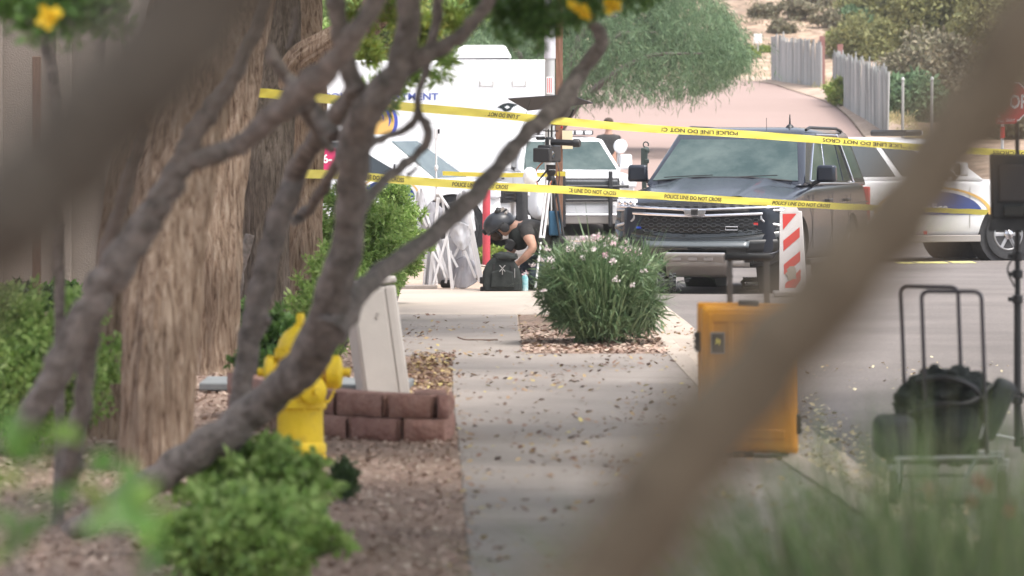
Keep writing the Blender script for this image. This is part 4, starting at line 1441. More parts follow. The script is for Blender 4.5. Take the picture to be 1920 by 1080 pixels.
def nose(x0, x1, z0, z1, d0, d1, m, name, n=24, thick=.03, zc=0.0, par=None):
    """strip on the nose between two heights; z0/z1 may be functions of x"""
    f0 = z0 if callable(z0) else (lambda x: z0)
    f1 = z1 if callable(z1) else (lambda x: z1)
    return MB().grid(lambda u, v: fr(x0 + (x1 - x0) * u, f0(x0 + (x1 - x0) * u) * (1 - v) + f1(x0 + (x1 - x0) * u) * v, d0 * (1 - v) + d1 * v), n, 3).build(name, m, par or suv, solid=thick)


# bumper shell, gloss
nose(-1.0, 1.0, lambda x: .63 + .11 * abs(x) ** 3, lambda x: .70 + .14 * abs(x) ** 2.2, .030, .0, M_glossblk, 'bumper_lip')
nose(-.99, .99, lambda x: .32 + .10 * abs(x) ** 3, lambda x: .64 + .10 * abs(x) ** 3, -.03, .03, M_glossblk, 'bumper')
nose(-.62, .62, .545, lambda x: .60 + .015 * abs(x), .085, .03, mat('satin_dark', (.10, .115, .125), .3, coat=.3), 'bumper_step', 20)
nose(-.80, .80, .66, lambda x: 1.05 - .02 * abs(x), .006, -.004, M_black, 'grille_backing', thick=.012)
for s in (-1, 1):
    xa, xb = (s * .58, s * .96)
    nose(min(xa, xb), max(xa, xb), lambda x: .42 + .08 * abs(x), lambda x: .60 + .03 * abs(x), .02, .035, M_black, 'bumper_pocket', 10)
    MB().tube(spline([tuple(fr(s * x, z, .045)) for x, z in ((.60, .46), (.80, .455), (.93, .50), (.955, .60), (.93, .66))], 4), .011, 6).build('bumper_crease', M_gloss, suv)
    nose(min(s * .74, s * .985), max(s * .74, s * .985), lambda x: .995 - .02 * abs(x), lambda x: 1.095 - .02 * abs(x), .018, .008, M_lamp, 'headlight', 8, thick=.05)
    nose(min(s * .80, s * .99), max(s * .80, s * .99), lambda x: .84 - .05 * (abs(x) - .8), lambda x: .95 + .01 * abs(x), -.005, -.005, M_glassdk, 'lower_lamp', 8)
    MB().tube(spline([tuple(fr(s * x, z, .022)) for x, z in ((.97, .955), (.84, .955), (.755, .935), (.74, .86), (.80, .815), (.96, .775))], 4), .019, 8).build('lamp_surround', M_steel, suv)
    b = MB()
    for k in range(3):
        b.ball(fr(s * (.78 + k * .075), 1.035, .032), (.03, .02, .03), 10, 6)
    b.build('headlight_lens', M_chrome, suv)
    o = MB().box(fr(s * .62, .40, .05), (.1, .02, .07)).build('tow_hook', M_black, suv)
# chrome bars following the nose
for z, r_, x1 in ((.975, .017, .93), (.905, .020, .75)):
    MB().tube([tuple(fr(x, z - .018 + .04 * abs(x), .036)) for x in np.linspace(-x1, x1, 24)], r_, 8).build('grille_bar', M_chrome, suv)
nose(-.74, .74, .93, .955, .005, .005, M_black, 'grille_slot', 20)
# wide cross emblem
e = MB()
c0 = fr(0, .93, .07)
e.prism([(-.115, -.012), (-.135, .03), (-.045, .03), (-.045, .045), (.045, .045), (.045, .03), (.135, .03), (.115, -.028), (.04, -.028), (.04, -.045), (-.04, -.045), (-.04, -.028), (-.125, -.028)], c0.y - .012, c0.y + .02, 'y')
e.v = [(v[0] + c0.x, v[1], v[2] + c0.z) for v in e.v]
eo = e.build('emblem', M_chrome, suv, smooth=False, bevel=.004)
MB().box((c0.x, c0.y - .016, c0.z), (.075, .01, .055)).build('emblem_centre', M_black, eo, smooth=False)
# honeycomb mesh
b = MB()
for row, z in enumerate((.725, .785, .845)):
    for k in range(-6, 7):
        x = k * .105 + (.0 if row % 2 else .05)
        if abs(x) > .70:
            continue
        c = fr(x, z, .016)
        pts = [(c.x + .034 * math.cos(a), c.y, c.z + .021 * math.sin(a)) for a in [i * math.pi / 3 for i in range(7)]]
        b.tube(pts, .0055, 5, caps=False)
        b.cyl((c.x + .034, c.y, c.z), (c.x + .071, c.y, c.z), .006, n=5)
for row, z in enumerate((1.005, 1.03)):
    for k in range(-6, 7):
        c = fr(k * .105, z, .008)
        b.cyl((c.x - .028, c.y, c.z), (c.x + .028, c.y, c.z), .005, n=5)
tag(b.build('honeycomb_mesh', mat('grille_grey', (.07, .075, .08), .3, metal=.3), suv), kind='stuff')
b = MB()
q = fr(.42, .75, .03)
b.tube([(q.x - .07, q.y, q.z - .018), (q.x + .07, q.y, q.z - .018), (q.x + .07, q.y + .01, q.z + .018), (q.x - .07, q.y, q.z + .018), (q.x - .07, q.y, q.z - .018)], .005, 5)
b.build('badge', M_steel, suv)
MB().box(fr(-.68, .755, .012), (.06, .012, .022)).build('blue_strobe', mat('blue_lens', (.03, .08, .5), .2), suv)
MB().box(fr(.68, .80, .012), (.05, .012, .03)).build('red_strobe', M_red, suv)
MB().box((.28, 2.30, 1.79), (.14, .02, .03)).build('red_dash_light', mat('red_lit', (.7, .05, .06), .4), suv)
# skid plate
b = MB()
for x0, x1, z0, z1, z0b in ((-.46, .50, .34, .43, .33),):
    b.grid(lambda u, v: fr(-.62 + 1.24 * u, .315 + .075 * v, .02 + .01 * v), 16, 2)
sk = b.build('skid_plate', M_skid, suv, solid=.02)
MB().grid(lambda u, v: (( -.36 + .72 * u) * (1 - .05 * (1 - v)) * (1.12 - .12 * min(1, v * 2.2)) , .0 + .30 * (1 - v) ** 1.6 - .05, .205 + .265 * v), 16, 8).build('skid_tongue', M_skid, suv, solid=.015)
MB().tube([(-.355, -.052, .468), (.355, -.052, .468)], .009, 6).build('skid_edge', M_steel, suv)
for k in (-1, 0, 1):
    MB().box((k * .185 - .02, -.048, .40), (.11, .012, .035)).build('skid_slot', mat('slot_grey', (.22, .20, .19), .7), suv, bevel=.004)
MB().box((0, 2.6, .36), (1.1, 4.0, .10)).build('underbody', M_blackmat, suv)


# ---- generic white patrol vehicles
def patrol(name, label, loc, rz, H=1.85, ws=(1.35, 2.15), rear=5.0, hood=1.08, wr=.39, fo=.9, base=3.0, pickup=False, decal=None, lightbar=True, group=None):
    t = thing(name, label, 'police SUV' if not pickup else 'pickup truck', loc, rz, group)
    W_ = 1.0
    loft([(.06, .42, .74, .84, .74, .8, .97, 1.0), (.12, .36, .8, .9, .76, .84, hood - .06, hood - .02), (.32, .32, .86, .97, .8, .92, hood - .02, hood + .04), (.8, .3, .9, 1.0, .84, .95, hood + .01, hood + .07), (ws[0] + .1, .3, .9, 1.0, .88, .96, hood + .05, hood + .10),
          (3.0, .3, .9, 1.0, .9, .96, hood + .06, hood + .1), (rear - .25, .34, .9, .99, .92, .95, hood + .06, hood + .09), (rear, .42, .86, .94, .9, .88, hood + .02, hood + .05)],
         'body', M_white, t, arches=[(fo, wr + .02, wr + .09), (fo + base, wr + .02, wr + .09)])
    for x_, y_ in ((-.775, fo), (.775, fo), (-.775, fo + base), (.775, fo + base)):
        MB().cyl((x_ - .175, y_, wr), (x_ + .175, y_, wr), wr + .085, n=24).build('wheel_well', M_blackmat, t)
    cr = rear - .1 if not pickup else ws[1] + 1.9
    f_ = frustum(t, M_white, ws[0], cr, ws[1], cr - .3 if not pickup else cr - .15, .94, .74, hood + .05, H, .05)
    pane(t, f_, 'f', [(.04, .05), (.96, .05), (.94, .92), (.06, .92)], M_glass, name='windshield')
    for s in '+-':
        sx = 1 if s == '+' else -1
        pane(t, f_, s, [(.10, .10), (.36, .10), (.36, .90), (.22, .90)], M_glassdk, name='front_window')
        pane(t, f_, s, [(.39, .10), (.63, .10), (.63, .90), (.39, .90)], M_glassdk, name='rear_window')
        if not pickup:
            pane(t, f_, s, [(.68, .10), (.93, .10), (.88, .90), (.68, .90)], M_glassdk, name='cargo_window')
        mirror(t, sx * .98, ws[0] + .5, hood + .12, M_white, big=pickup)
        for y in (2.5, 3.5):
            MB().box((sx * 1.004, y, hood - .08), (.03, .18, .03)).build('door_handle', M_black, t, bevel=.01)
        for y in (1.55, 2.7, 3.75):
            MB().box((sx * 1.001, y, .78), (.005, .008, .6)).build('door_seam', M_skid, t)
        MB().box((sx * .99, fo + base / 2, .33), (.05, base - .95, .10)).build('sill', M_skid, t, bevel=.01)
        MB().box((sx * .80, .10, hood - .14), (.26, .12, .16)).build('headlight', M_lamp, t, bevel=.03)
        wheel(t, sx * .86, fo, wr, .25)
        wheel(t, sx * .86, fo + base, wr, .25)
    MB().box((0, .075, hood - .17), (1.25, .09, .24)).build('grille', M_black, t, bevel=.02)
    MB().box((0, .06, .50), (1.7, .12, .22)).build('bumper', M_white, t, bevel=.04)
    MB().box((0, .06, .33), (1.4, .08, .14)).build('air_dam', M_skid, t, bevel=.02)
    for i in range(4):
        MB().box((0, .022, hood - .26 + i * .055), (1.15, .02, .016)).build('grille_slat', M_steel if i == 3 else M_blackmat, t)
    if lightbar:
        b_ = MB().box((0, ws[1] + .25, H + .065), (1.2, .28, .09))
        lb = b_.build('light_bar', M_black, t, bevel=.03)
        for i in range(7):
            MB().box((-.5 + i / 6, ws[1] + .10, H + .065), (.12, .03, .06)).build('light_module', M_lamp, lb, bevel=.008)
    return t, f_


# white pickup in the middle
g = P(1098, 0, 90)
pk, f_ = patrol('pickup_truck', 'white pickup with black push bar and roof light bar behind the tripod camera', (g.x, 90, -.20), R(11), H=1.80, ws=(1.3, 2.05), rear=5.4, hood=1.12, wr=.41, pickup=True)
for s in (-.42, .42):
    MB().box((s, -.13, .70), (.075, .06, .98)).build('push_bar_upright', M_black, pk, bevel=.02)
for z in (.42, .68, .92):
    MB().cyl((-.75, -.11, z), (.75, -.11, z), .028).build('push_bar_rail', M_steel if z == .42 else M_black, pk)
MB().box((0, -.05, .85), (1.15, .06, .34)).build('grille_guard', mat('dark_mesh', (.03, .035, .04), .5), pk, bevel=.02)
b = MB().lathe([(0, 0), (.12, 0), (.13, .03), (.10, .1), (0, .12)], rot=(R(90), 0, 0), n=20)
sl_ = b.build('spotlight', M_white, pk, loc=(.99, 1.7, 1.62))
MB().lathe([(0, 0), (.105, 0), (.105, .006), (0, .012)], rot=(R(90), 0, 0), n=20).build('spotlight_lens', M_lamp, sl_, loc=(0, -.001, 0))
MB().cyl((.95, 1.75, 1.3), (.99, 1.72, 1.6), .02).build('spotlight_bracket', M_steel, pk)
MB().box((-.28, 1.93, 1.735), (.16, .01, .05), rot=(R(-40), 0, 0)).build('windshield_sticker', mat('pale_blue_print', (.35, .55, .65), .5), pk)
MB().box((-.05, 1.93, 1.735), (.14, .01, .02), rot=(R(-40), 0, 0)).build('windshield_sticker', MATS['pale_blue_print'], pk)

# white patrol SUV, right, side on
Dw = 75
g = P(1885, 0, Dw)
vp_, f_ = patrol('police_suv', 'white patrol SUV seen side on with a blue swoosh lettered Police on its doors', (g.x + .508, Dw + 1.14, -.20), R(112), H=1.80, ws=(1.25, 2.0), rear=5.0, hood=1.12, wr=.385, lightbar=True)


def swoosh(parent, yc, zc, hw, hh, sgn, word, tail=None):
    """half-dome blue decal with gold and white arcs on the vehicle side; sgn -1 = local -x side"""
    x = sgn * 1.003

    def arc(r, k0=0, k1=math.pi, n=20):
        return [(yc + hw * r * math.cos(k0 + (k1 - k0) * i / n), zc + hh * r * math.sin(k0 + (k1 - k0) * i / n)) for i in range(n + 1)]
    b_ = MB().prism(arc(1.0), x, x + sgn * .003, 'x')
    o_ = b_.build('door_decal', M_navy, parent, smooth=False)
    a0, a1 = arc(1.20), arc(1.12)
    for i in range(20):
        pass
    vs = [(x + sgn * .002, *p) for p in a0] + [(x + sgn * .002, *p) for p in a1]
    fs = [(i, i + 1, 22 + i, 21 + i) for i in range(20)]
    MB().add(vs, fs).build('decal_arc', M_gold, o_, smooth=False)
    ins = Vector((0, sgn * 1, 0))
    xa = Vector((0, -sgn, 0)) * -1
    # lettering reads from the viewer's left to right
    xdir = Vector((0, sgn, 0))
    nrm = Vector((sgn, 0, 0))
    M_ = basis(Vector((x + sgn * .006, yc, zc + hh * .30)), xdir, Vector((0, 0, 1)), nrm)
    text_mesh(word, M_white if word == 'Police' else M_gold, o_, M_, height=hh * .42, bold=.02)
    if tail:
        M_ = basis(Vector((x + sgn * .006, yc, zc + hh * .62)), xdir, Vector((0, 0, 1)), nrm)
        text_mesh(tail, M_gold, o_, M_, height=hh * .2)


swoosh(vp_, 2.14, .68, .80, .34, -1, 'Police', None)
text_mesh('911', M_gold, vp_, basis(Vector((-1.009, 1.36, .70)), Vector((0, -1, 0)), Vector((0, 0, 1)), Vector((-1, 0, 0))), height=.06)
MB().box((-1.006, 2.28, .42), (.02, .05, .05)).build('side_marker', M_red, vp_)

# white patrol van, left, front wheel behind the canopy
Dw = 77
g = P(852, 0, Dw)
pl_, f_ = patrol('police_suv', 'white patrol vehicle behind the folded canopy with City of seal on its door', (g.x + .93, Dw + .64, -.2), R(74), H=1.84, ws=(1.0, 1.85), rear=5.2, hood=1.10, wr=.42, fo=.72, base=3.1, lightbar=False)
swoosh(pl_, 1.72, .90, .42, .26, -1, 'City of', None)
for x in (-.42, .42):
    MB().box((x, -.012, .50), (.34, .03, .22)).build('fog_recess', M_black, pl_, bevel=.03)
MB().box((0, -.09, .66), (.24, .14, .66)).build('push_bumper_pad', M_blackmat, pl_, bevel=.03)

# dark vehicle edge at far right (only its shaded flank shows)
# white command truck
Dt = 93
s = F / Dt
g = P(1022, 0, Dt)
gz = ground_z(g.x, Dt)
ct = thing('command_truck', 'big white box-bodied police command truck with rooftop air unit', 'truck', (P(800, 0, Dt).x, Dt, gz))
xl, xr = P(560, 0, Dt).x - ct.location.x, P(1034, 0, Dt).x - ct.location.x
zt = P(0, 112, Dt).z - gz
MB().box(((xl + xr) / 2, 1.25, (zt + .5) / 2), (xr - xl, 2.5, zt - .5)).build('box_body', M_white, ct, bevel=.05, seg=3)
MB().box(((xl + xr) / 2, 1.25, .42), (xr - xl - .3, 2.2, .3)).build('chassis', M_black, ct)
for x in (xl + 1.1, xr - .9):
    for y in (.12,):
        b = MB().lathe([(.26, -.13), (.44, -.14), (.47, -.08), (.47, .08), (.44, .14), (.26, .13)], rot=(R(90), 0, 0), n=28)
        w_ = b.build('tyre', M_blackmat, ct, loc=(x, y, .47))
        MB().lathe([(.26, 0), (.22, .03), (.1, .05), (0, .05)], c=(0, -.1, 0), rot=(R(90), 0, 0), n=20).build('rim', M_steel, w_)


def tx(px, py, d=0.0):
    q = P(px, py, Dt)
    return Vector((q.x - ct.location.x, -d, q.z - gz))


a, c = tx(848, 112), tx(960, 84)
b = MB().prism([(a.x, a.z + .03), (a.x + .03, a.z + .18), (a.x + .2, c.z), (c.x - .12, c.z), (c.x, a.z + .04)], .35, 1.25, 'y')
au = b.build('roof_air_unit', M_white, ct, bevel=.04, seg=3)
MB().box(((a.x + c.x) / 2, .8, a.z + .015), (c.x - a.x - .1, .8, .05)).build('air_unit_base', M_black, au)
for px in (912, 973):
    q = tx(px, 157)
    b = MB()
    b.tube([(q.x - .12, 0, q.z + .05), (q.x - .12, -.03, q.z + .04), (q.x - .12, -.03, q.z - .04), (q.x - .12, 0, q.z - .05)], .008, 5)
    b.tube([(q.x + .12, 0, q.z + .05), (q.x + .12, -.03, q.z + .04), (q.x + .12, -.03, q.z - .04), (q.x + .12, 0, q.z - .05)], .008, 5)
    b.tube([(q.x - .12, -.03, q.z - .04), (q.x + .12, -.03, q.z - .04)], .006, 5)
    b.build('latch', M_skid, ct)
    MB().box((q.x, -.004, q.z), (.2, .01, .09)).build('vent_flap', M_whiteplain, ct, bevel=.004)
EX, EZ, EN = Vector((1, 0, 0)), Vector((0, 0, 1)), Vector((0, -1, 0))
M_blue = mat('blue_lettering', (.08, .12, .42), .5)
q = tx(716, 181, .008)
text_mesh('POLICE DEPARTMENT', M_blue, ct, basis(q, EX, EZ, EN), width=(824 - 612) / s, height=13 / s, bold=.02, name='department_lettering')
# round emblem: gold field, blue rim and sweeping feathers
q = tx(700, 228, .006)
r0 = 46 / s


def disc(r, n=40, k0=0, k1=2 * math.pi):
    return [(r * math.cos(k0 + (k1 - k0) * i / n), r * math.sin(k0 + (k1 - k0) * i / n)) for i in range(n)]


def flat(pts, q, m, name, d, parent):
    b_ = MB().prism([(q.x + u, q.z + v) for u, v in pts], q.y - d - .003, q.y - d, 'y')
    return b_.build(name, m, parent, smooth=False)


em = flat(disc(r0), q, mat('emblem_blue', (.06, .09, .45), .5), 'emblem', 0, ct)
flat(disc(r0 * .86), q, M_gold, 'emblem_field', .004, em)
for k, (a0, a1, ri, w_) in enumerate(((-.3, 1.9, .66, .13), (.1, 2.2, .42, .10), (.6, 2.6, .2, .08))):
    n = 16
    o1 = [((ri + w_ * math.sin(math.pi * i / n)) * r0 * math.cos(a0 + (a1 - a0) * i / n), (ri + w_ * math.sin(math.pi * i / n)) * r0 * math.sin(a0 + (a1 - a0) * i / n)) for i in range(n + 1)]
    o2 = [((ri - .02) * r0 * math.cos(a0 + (a1 - a0) * i / n), (ri - .02) * r0 * math.sin(a0 + (a1 - a0) * i / n)) for i in range(n, -1, -1)]
    flat(o1 + o2, q, MATS['emblem_blue'], 'emblem_feather', .008, em)
# small eye-shaped mark
q = tx(951, 201, .004)
flat([(-.18, 0), (-.08, .06), (.02, .08), (.20, .05), (.1, 0), (.06, -.06), (-.04, -.09), (-.1, -.03)], q, M_glassdk, 'winged_mark', 0, ct)
flat([(-.05, 0), (0, .03), (.05, 0), (0, -.03)], q, M_white, 'mark_eye', .004, ct)

# red car far right behind the patrol SUV
g = P(1720, 0, 101)
rc = thing('red_car', 'dark red car roof showing above the tape behind the patrol SUV', 'car', (g.x, 101, 0), R(80))
rc.location.z = ground_z(g.x, 101) + .02
M_redcar = mat('red_car_paint', (.30, .03, .05), .25, coat=.8)
loft([(.06, .4, .7, .8, .6, .75, .72, .75), (.3, .28, .8, .88, .62, .82, .8, .84), (1.2, .26, .82, .9, .66, .84, .88, .93), (3.2, .26, .82, .9, .68, .84, .9, .94), (4.3, .3, .8, .86, .66, .8, .88, .9), (4.5, .4, .74, .8, .6, .74, .8, .82)], 'body', M_redcar, rc, arches=[(.85, .33, .38), (3.55, .33, .38)])
f_ = frustum(rc, M_redcar, 1.1, 4.1, 1.9, 3.4, .8, .58, .86, 1.42)
pane(rc, f_, 'f', [(.06, .06), (.94, .06), (.92, .9), (.08, .9)], M_glass, name='windshield')
for s_ in '+-':
    pane(rc, f_, s_, [(.14, .1), (.46, .1), (.46, .9), (.26, .9)], M_glassdk, name='front_window')
    pane(rc, f_, s_, [(.5, .1), (.84, .1), (.74, .9), (.5, .9)], M_glassdk, name='rear_window')
for sx in (-1, 1):
    wheel(rc, sx * .78, .85, .33, .2)
    wheel(rc, sx * .78, 3.55, .33, .2)
    MB().box((sx * .6, .06, .66), (.3, .1, .1)).build('headlight', M_lamp, rc, bevel=.02)
# ------------------------------------------------------------------ props near the sidewalk
# fire hydrant
g = P(563, 0, 26.5)
hy = thing('fire_hydrant', 'yellow fire hydrant standing in the gravel behind the wide green shrub', 'fire hydrant', (g.x, 26.5, 0))
MB().lathe([(.135, -.02), (.135, .022), (.128, .026), (.128, .03), (.135, .034), (.135, .075), (.132, .08), (.122, .09), (.118, .24), (.120, .26)], n=32).build('base_flange', M_yel, hy)
MB().lathe([(.120, .26), (.138, .27), (.138, .30), (.120, .31), (.116, .52), (.134, .53), (.134, .56), (.112, .565)], n=32).build('barrel', M_yel, hy)
MB().lathe([(.118, .565), (.120, .58), (.108, .62), (.085, .655), (.05, .68), (.035, .69), (.035, .70), (.0, .705)], n=32).build('bonnet', M_yel, hy)
MB().lathe([(.024, .69), (.024, .745), (.018, .755), (0, .757)], n=5).build('operating_nut', M_yel, hy)
nz = MB().lathe([(.07, .06), (.07, .13), (.085, .135), (.088, .20), (.07, .215), (.03, .22), (.022, .225), (.022, .26), (0, .262)], rot=(0, R(90), 0), n=28).build('hose_nozzle', M_yel, hy, loc=(0, 0, .45))
MB().lathe([(.089, .128), (.089, .134)], rot=(0, R(90), 0), n=28).build('rust_ring', mat('rust_line', (.35, .12, .04), .8), nz)
MB().lathe([(.07, .06), (.07, .13), (.085, .135), (.088, .17), (.07, .185), (.022, .19), (.022, .22), (0, .222)], rot=(0, R(-90), 0), n=28).build('hose_nozzle', M_yel, hy, loc=(0, 0, .45))
MB().lathe([(.06, .06), (.06, .12), (.072, .125), (.075, .16), (.06, .175), (.02, .18), (.02, .21), (0, .212)], rot=(R(90), 0, R(28)), n=28).build('front_nozzle', M_yel, hy, loc=(0, 0, .36))
for z in (.285, .545, .03):
    b = MB()
    for k in range(8):
        a = k * math.pi / 4 + .2
        b.lathe([(.012, -.03), (.012, .03)], c=(.120 * math.cos(a), .120 * math.sin(a), z), n=6)
    b.build('bolt_ring', M_yel, hy)
b = MB()
ch = [(.2, -.03, .43), (.17, -.07, .34), (.14, -.09, .30), (.11, -.09, .36)]
for i, p in enumerate(spline(ch, 6)):
    b.ball(p, (.010, .005, .006) if i % 2 else (.005, .010, .008), 6, 4)
b.build('cap_chain', M_yel, hy)

# leaning beige utility pedestal
g = P(722, 0, 32.6)
M_beige = mat('beige_plastic', (.44, .41, .385), .6, col2=(.40, .37, .35), scale=5, bump=.05)
ped = thing('utility_pedestal', 'beige plastic utility pedestal leaning to the left behind the red block wall', 'utility box', (g.x, 32.6, -.05), R(28))
ped.rotation_euler = (R(-2), R(-7.5), R(14))
MB().box((0, 0, .38), (.30, .25, .76)).build('box_body', M_beige, ped, bevel=.02, seg=3)
MB().box((0, 0, .79), (.315, .265, .045)).build('cap', M_beige, ped, bevel=.015, seg=3)
MB().box((-.035, -.128, .40), (.19, .006, .66)).build('door_panel', M_beige, ped, bevel=.003)
MB().box((.10, -.128, .40), (.045, .008, .70)).build('corner_strip', M_beige, ped, bevel=.003)
MB().box((-.0, -.134, .58), (.02, .006, .035), rot=(0, .5, 0)).build('lock', M_skid, ped)

# red split-face block wall: every block a part
M_block = mat('red_block', (.28, .14, .11), .9, col2=(.40, .235, .19), scale=9, bump=.9, bscale=45)
M_block2 = mat('brown_block', (.25, .125, .105), .9, col2=(.35, .20, .165), scale=9, bump=.9, bscale=45)
wl = thing('block_wall', 'low curved red block retaining wall corner beside the sidewalk', 'retaining wall', P(750, 0, 28.6).xy.to_3d())


def block(c, d, rz, m, seed):
    n = 5
    bb = MB()
    bb.ball((0, 0, 0), (1, 1, 1), 4, 2)
    bb = MB()
    # box with a rough front face
    def f_(u, v):
        r = .010 * noise.fractal(Vector((u * 3 + seed, v * 2, seed)), 1, 2, 3)
        bulge = .022 * (1 - (2 * u - 1) ** 4) * (1 - (2 * v - 1) ** 4)
        return ((u - .5) * d[0], -d[1] / 2 - bulge - r, (v - .5) * d[2])
    bb.grid(f_, 5, 4)
    bb.box((0, .012, 0), (d[0], d[1] - .02, d[2]))
    o = bb.build('block', m, wl, bevel=.008)
    o.location = Vector(c)
    o.rotation_euler = (0, 0, rz)
    return o


z0, s = 0, F / 28.0
def bx(px, D):
    return P(px, 0, D).x - wl.location.x
kk = 0
path_ = [(840, 27.9), (764, 27.95), (678, 28.15), (596, 28.6), (520, 29.4), (455, 30.5)]
for ci, zc in enumerate((-.07, .062, .194)):
    offs = .5 if ci % 2 == 0 else 0
    sp_ = [np.array(a) for a in path_]
    for i in range(len(path_) - 1):
        a = sp_[i] + (sp_[i + 1] - sp_[i]) * offs * .55
        c = sp_[i + 1] + ((sp_[min(i + 2, len(sp_) - 1)] - sp_[i + 1]) * offs * .55)
        A_, C_ = Vector((bx(a[0], a[1]), a[1] - 28.6, 0)), Vector((bx(c[0], c[1]), c[1] - 28.6, 0))
        if i == 0 and offs:
            E_ = Vector((bx(842, 27.9), 27.9 - 28.6, 0))
            mid = (E_ + A_) / 2
            block((mid.x, mid.y + .1, zc), ((E_ - A_).length - .006, .2, .126), 0, M_block2, kk)
        mid = (A_ + C_) / 2
        d_ = A_ - C_
        block((mid.x, mid.y + .1, zc), (d_.length - .007, .2, .126), math.atan2(d_.y, d_.x), [M_block, M_block2][(kk * 7) % 3 == 0], kk)
        kk += 1
# return leg running back beside the pedestal
for ci, zc in enumerate((-.07, .062, .194)):
    for j in range(3 if ci < 2 else 2):
        block((bx(842, 27.9) - .10, -.42 + .28 * j + (.1 if ci % 2 else 0), zc), (.27, .2, .126), R(90), M_block, kk)
        kk += 1
MB().box((-.33, .35, .10), (.85, .62, .19)).build('backfill', M_mulch, wl, smooth=False)

o = MB().prism([(-.72, -.30), (.62, -.62), (.66, .35), (-.72, .6)], 0, .05, 'z').build('vault_lid', mat('blue_grey_lid', (.17, .18, .185), .8, col2=(.21, .22, .225), scale=6), loc=(P(585, 0, 33.4).x, 33.4, .02), smooth=False, bevel=.01)
tag(o, 'flat blue grey utility vault lid lying on the gravel behind the hydrant', 'vault lid')
o.data.materials[0] = MATS['blue_grey_lid']

# twig on the sidewalk
g = P(890, 0, 41)
o = MB().tube(spline([(-.15, .1, .03), (-.09, 0, .015), (0, -.02, .015), (.1, 0, .012), (.17, .05, .012)], 5), .006, 6).build('fallen_twig', M_brownpost, loc=(P(893, 0, 41).x, 41, .012))
tag(o, 'thin brown fallen twig lying on the sidewalk left of the planting bed', 'twig')

# upright yellow case with pull handle
g = P(1402, 0, 26.6)
cs_ = thing('equipment_case', 'tall orange yellow hard case standing upright with its pull handle raised', 'case', (g.x, 26.6, .006))
MB().box((0, 0, .41), (.50, .27, .76)).build('case_body', M_orange, cs_, bevel=.035, seg=4)
MB().box((0, -.0, .41), (.525, .05, .785)).build('case_rim', M_orange, cs_, bevel=.012, seg=2)
for x in (-.2, -.1, 0, .1, .2):
    MB().box((x, -.136, .50), (.03, .012, .50)).build('raised_rib', M_orange, cs_, bevel=.005)
MB().box((0, -.137, .73), (.38, .014, .05)).build('raised_band', M_orange, cs_, bevel=.005)
MB().box((0, -.137, .12), (.38, .014, .05)).build('raised_band', M_orange, cs_, bevel=.005)
for x, z in ((0, .795), (-.02, .02)):
    MB().box((x, -.02, z), (.10, .16, .04)).build('latch', M_black, cs_, bevel=.006)
for s, z in ((1, .60), (1, .17), (-1, .6), (-1, .17)):
    b = MB().box((s * .26, -.01, z), (.03, .14, .10))
    for k in range(3):
        b.box((s * .278, -.01, z - .03 + k * .03), (.008, .14, .012))
    b.build('latch', M_black, cs_, bevel=.004)
MB().box((-.165, -.147, .60), (.072, .006, .11)).build('label_plate', M_skid, cs_, smooth=False)
ml = MB().box((-.165, -.151, .60), (.060, .004, .095)).build('maker_label', M_black, cs_, smooth=False)
MB().prism([(-.175 + .0, .625), (-.150, .615), (-.155, .585), (-.165, .60), (-.178, .59)], -.156, -.152, 'y').build('label_mark', M_tape, ml, smooth=False)
for s, x in ((1, -.09), (1, .10)):
    MB().box((x, .09, .89), (.030, .018, .30)).build('handle_post', mat('handle_grey', (.10, .09, .085), .5), cs_, bevel=.004)
MB().box((.005, .09, 1.035), (.25, .035, .04)).build('handle_grip', M_black, cs_, bevel=.012)
for x in (-.2, .2):
    MB().lathe([(.035, -.02), (.04, -.01), (.04, .01), (.035, .02)], c=(x, .11, .035), rot=(0, R(90), 0), n=16).build('caster', M_black, cs_)

# folding cart with luggage
D = 25.0
g = P(1765, 0, D)
cz = -.12
ca = thing('folding_cart', 'folding platform cart with two upright hoop handles on the road at right', 'cart', (g.x, D, cz), R(-6))
M_tubeg = mat('dark_tube', (.05, .045, .055), .35, metal=.4)


def hoop(xl, xr, y, z0, z1, lean, name='hoop_handle'):
    r = .035
    pts = [(xl, y, z0)]
    pts += [(xl + lean * 0, y, z1 - r)]
    for a in np.linspace(math.pi, math.pi / 2, 5)[1:]:
        pts.append((xl + r + r * math.cos(a), y, z1 - r + r * math.sin(a)))
    for a in np.linspace(math.pi / 2, 0, 5):
        pts.append((xr - r + r * math.cos(a), y, z1 - r + r * math.sin(a)))
    pts.append((xr, y, z0))
    pts = [(p[0] - (p[2] - z0) * .035, p[1], p[2]) for p in pts]
    return MB().tube(pts, .0098, 10).build(name, M_tubeg, ca)


hoop(-.175, .105, .22, .24, 1.05, 0)
hoop(-.065, .225, -.16, .24, 1.04, 0)
MB().box((.0, 0, .215), (.52, .46, .02)).build('platform', M_black, ca, bevel=.006)
MB().cyl((-.22, -.24, .232), (.30, -.24, .245), .011).cyl((-.22, .24, .232), (.3, .24, .232), .011).build('platform_rail', M_steel, ca)
MB().cyl((-.18, -.24, .15), (.12, -.24, .155), .006).build('axle_bar', M_black, ca)
MB().cyl((-.2, -.24, .245), (-.2, -.24, .14), .009).cyl((.18, -.24, .245), (.12, -.24, .14), .009).build('strut', M_steel, ca)
for x, y in ((.30, -.2), (-.22, -.2), (.30, .2), (-.22, .2)):
    w_ = MB().lathe([(.0, -.018), (.055, -.02), (.085, -.022), (.09, -.012), (.09, .012), (.085, .022), (.055, .02), (0, .018)], rot=(0, R(90), 0), n=22).build('caster_wheel', M_blackmat, ca, loc=(x, y, .09))
    MB().box((0, 0, .07), (.055, .05, .10)).build('caster_fork', M_steel, w_, bevel=.005)
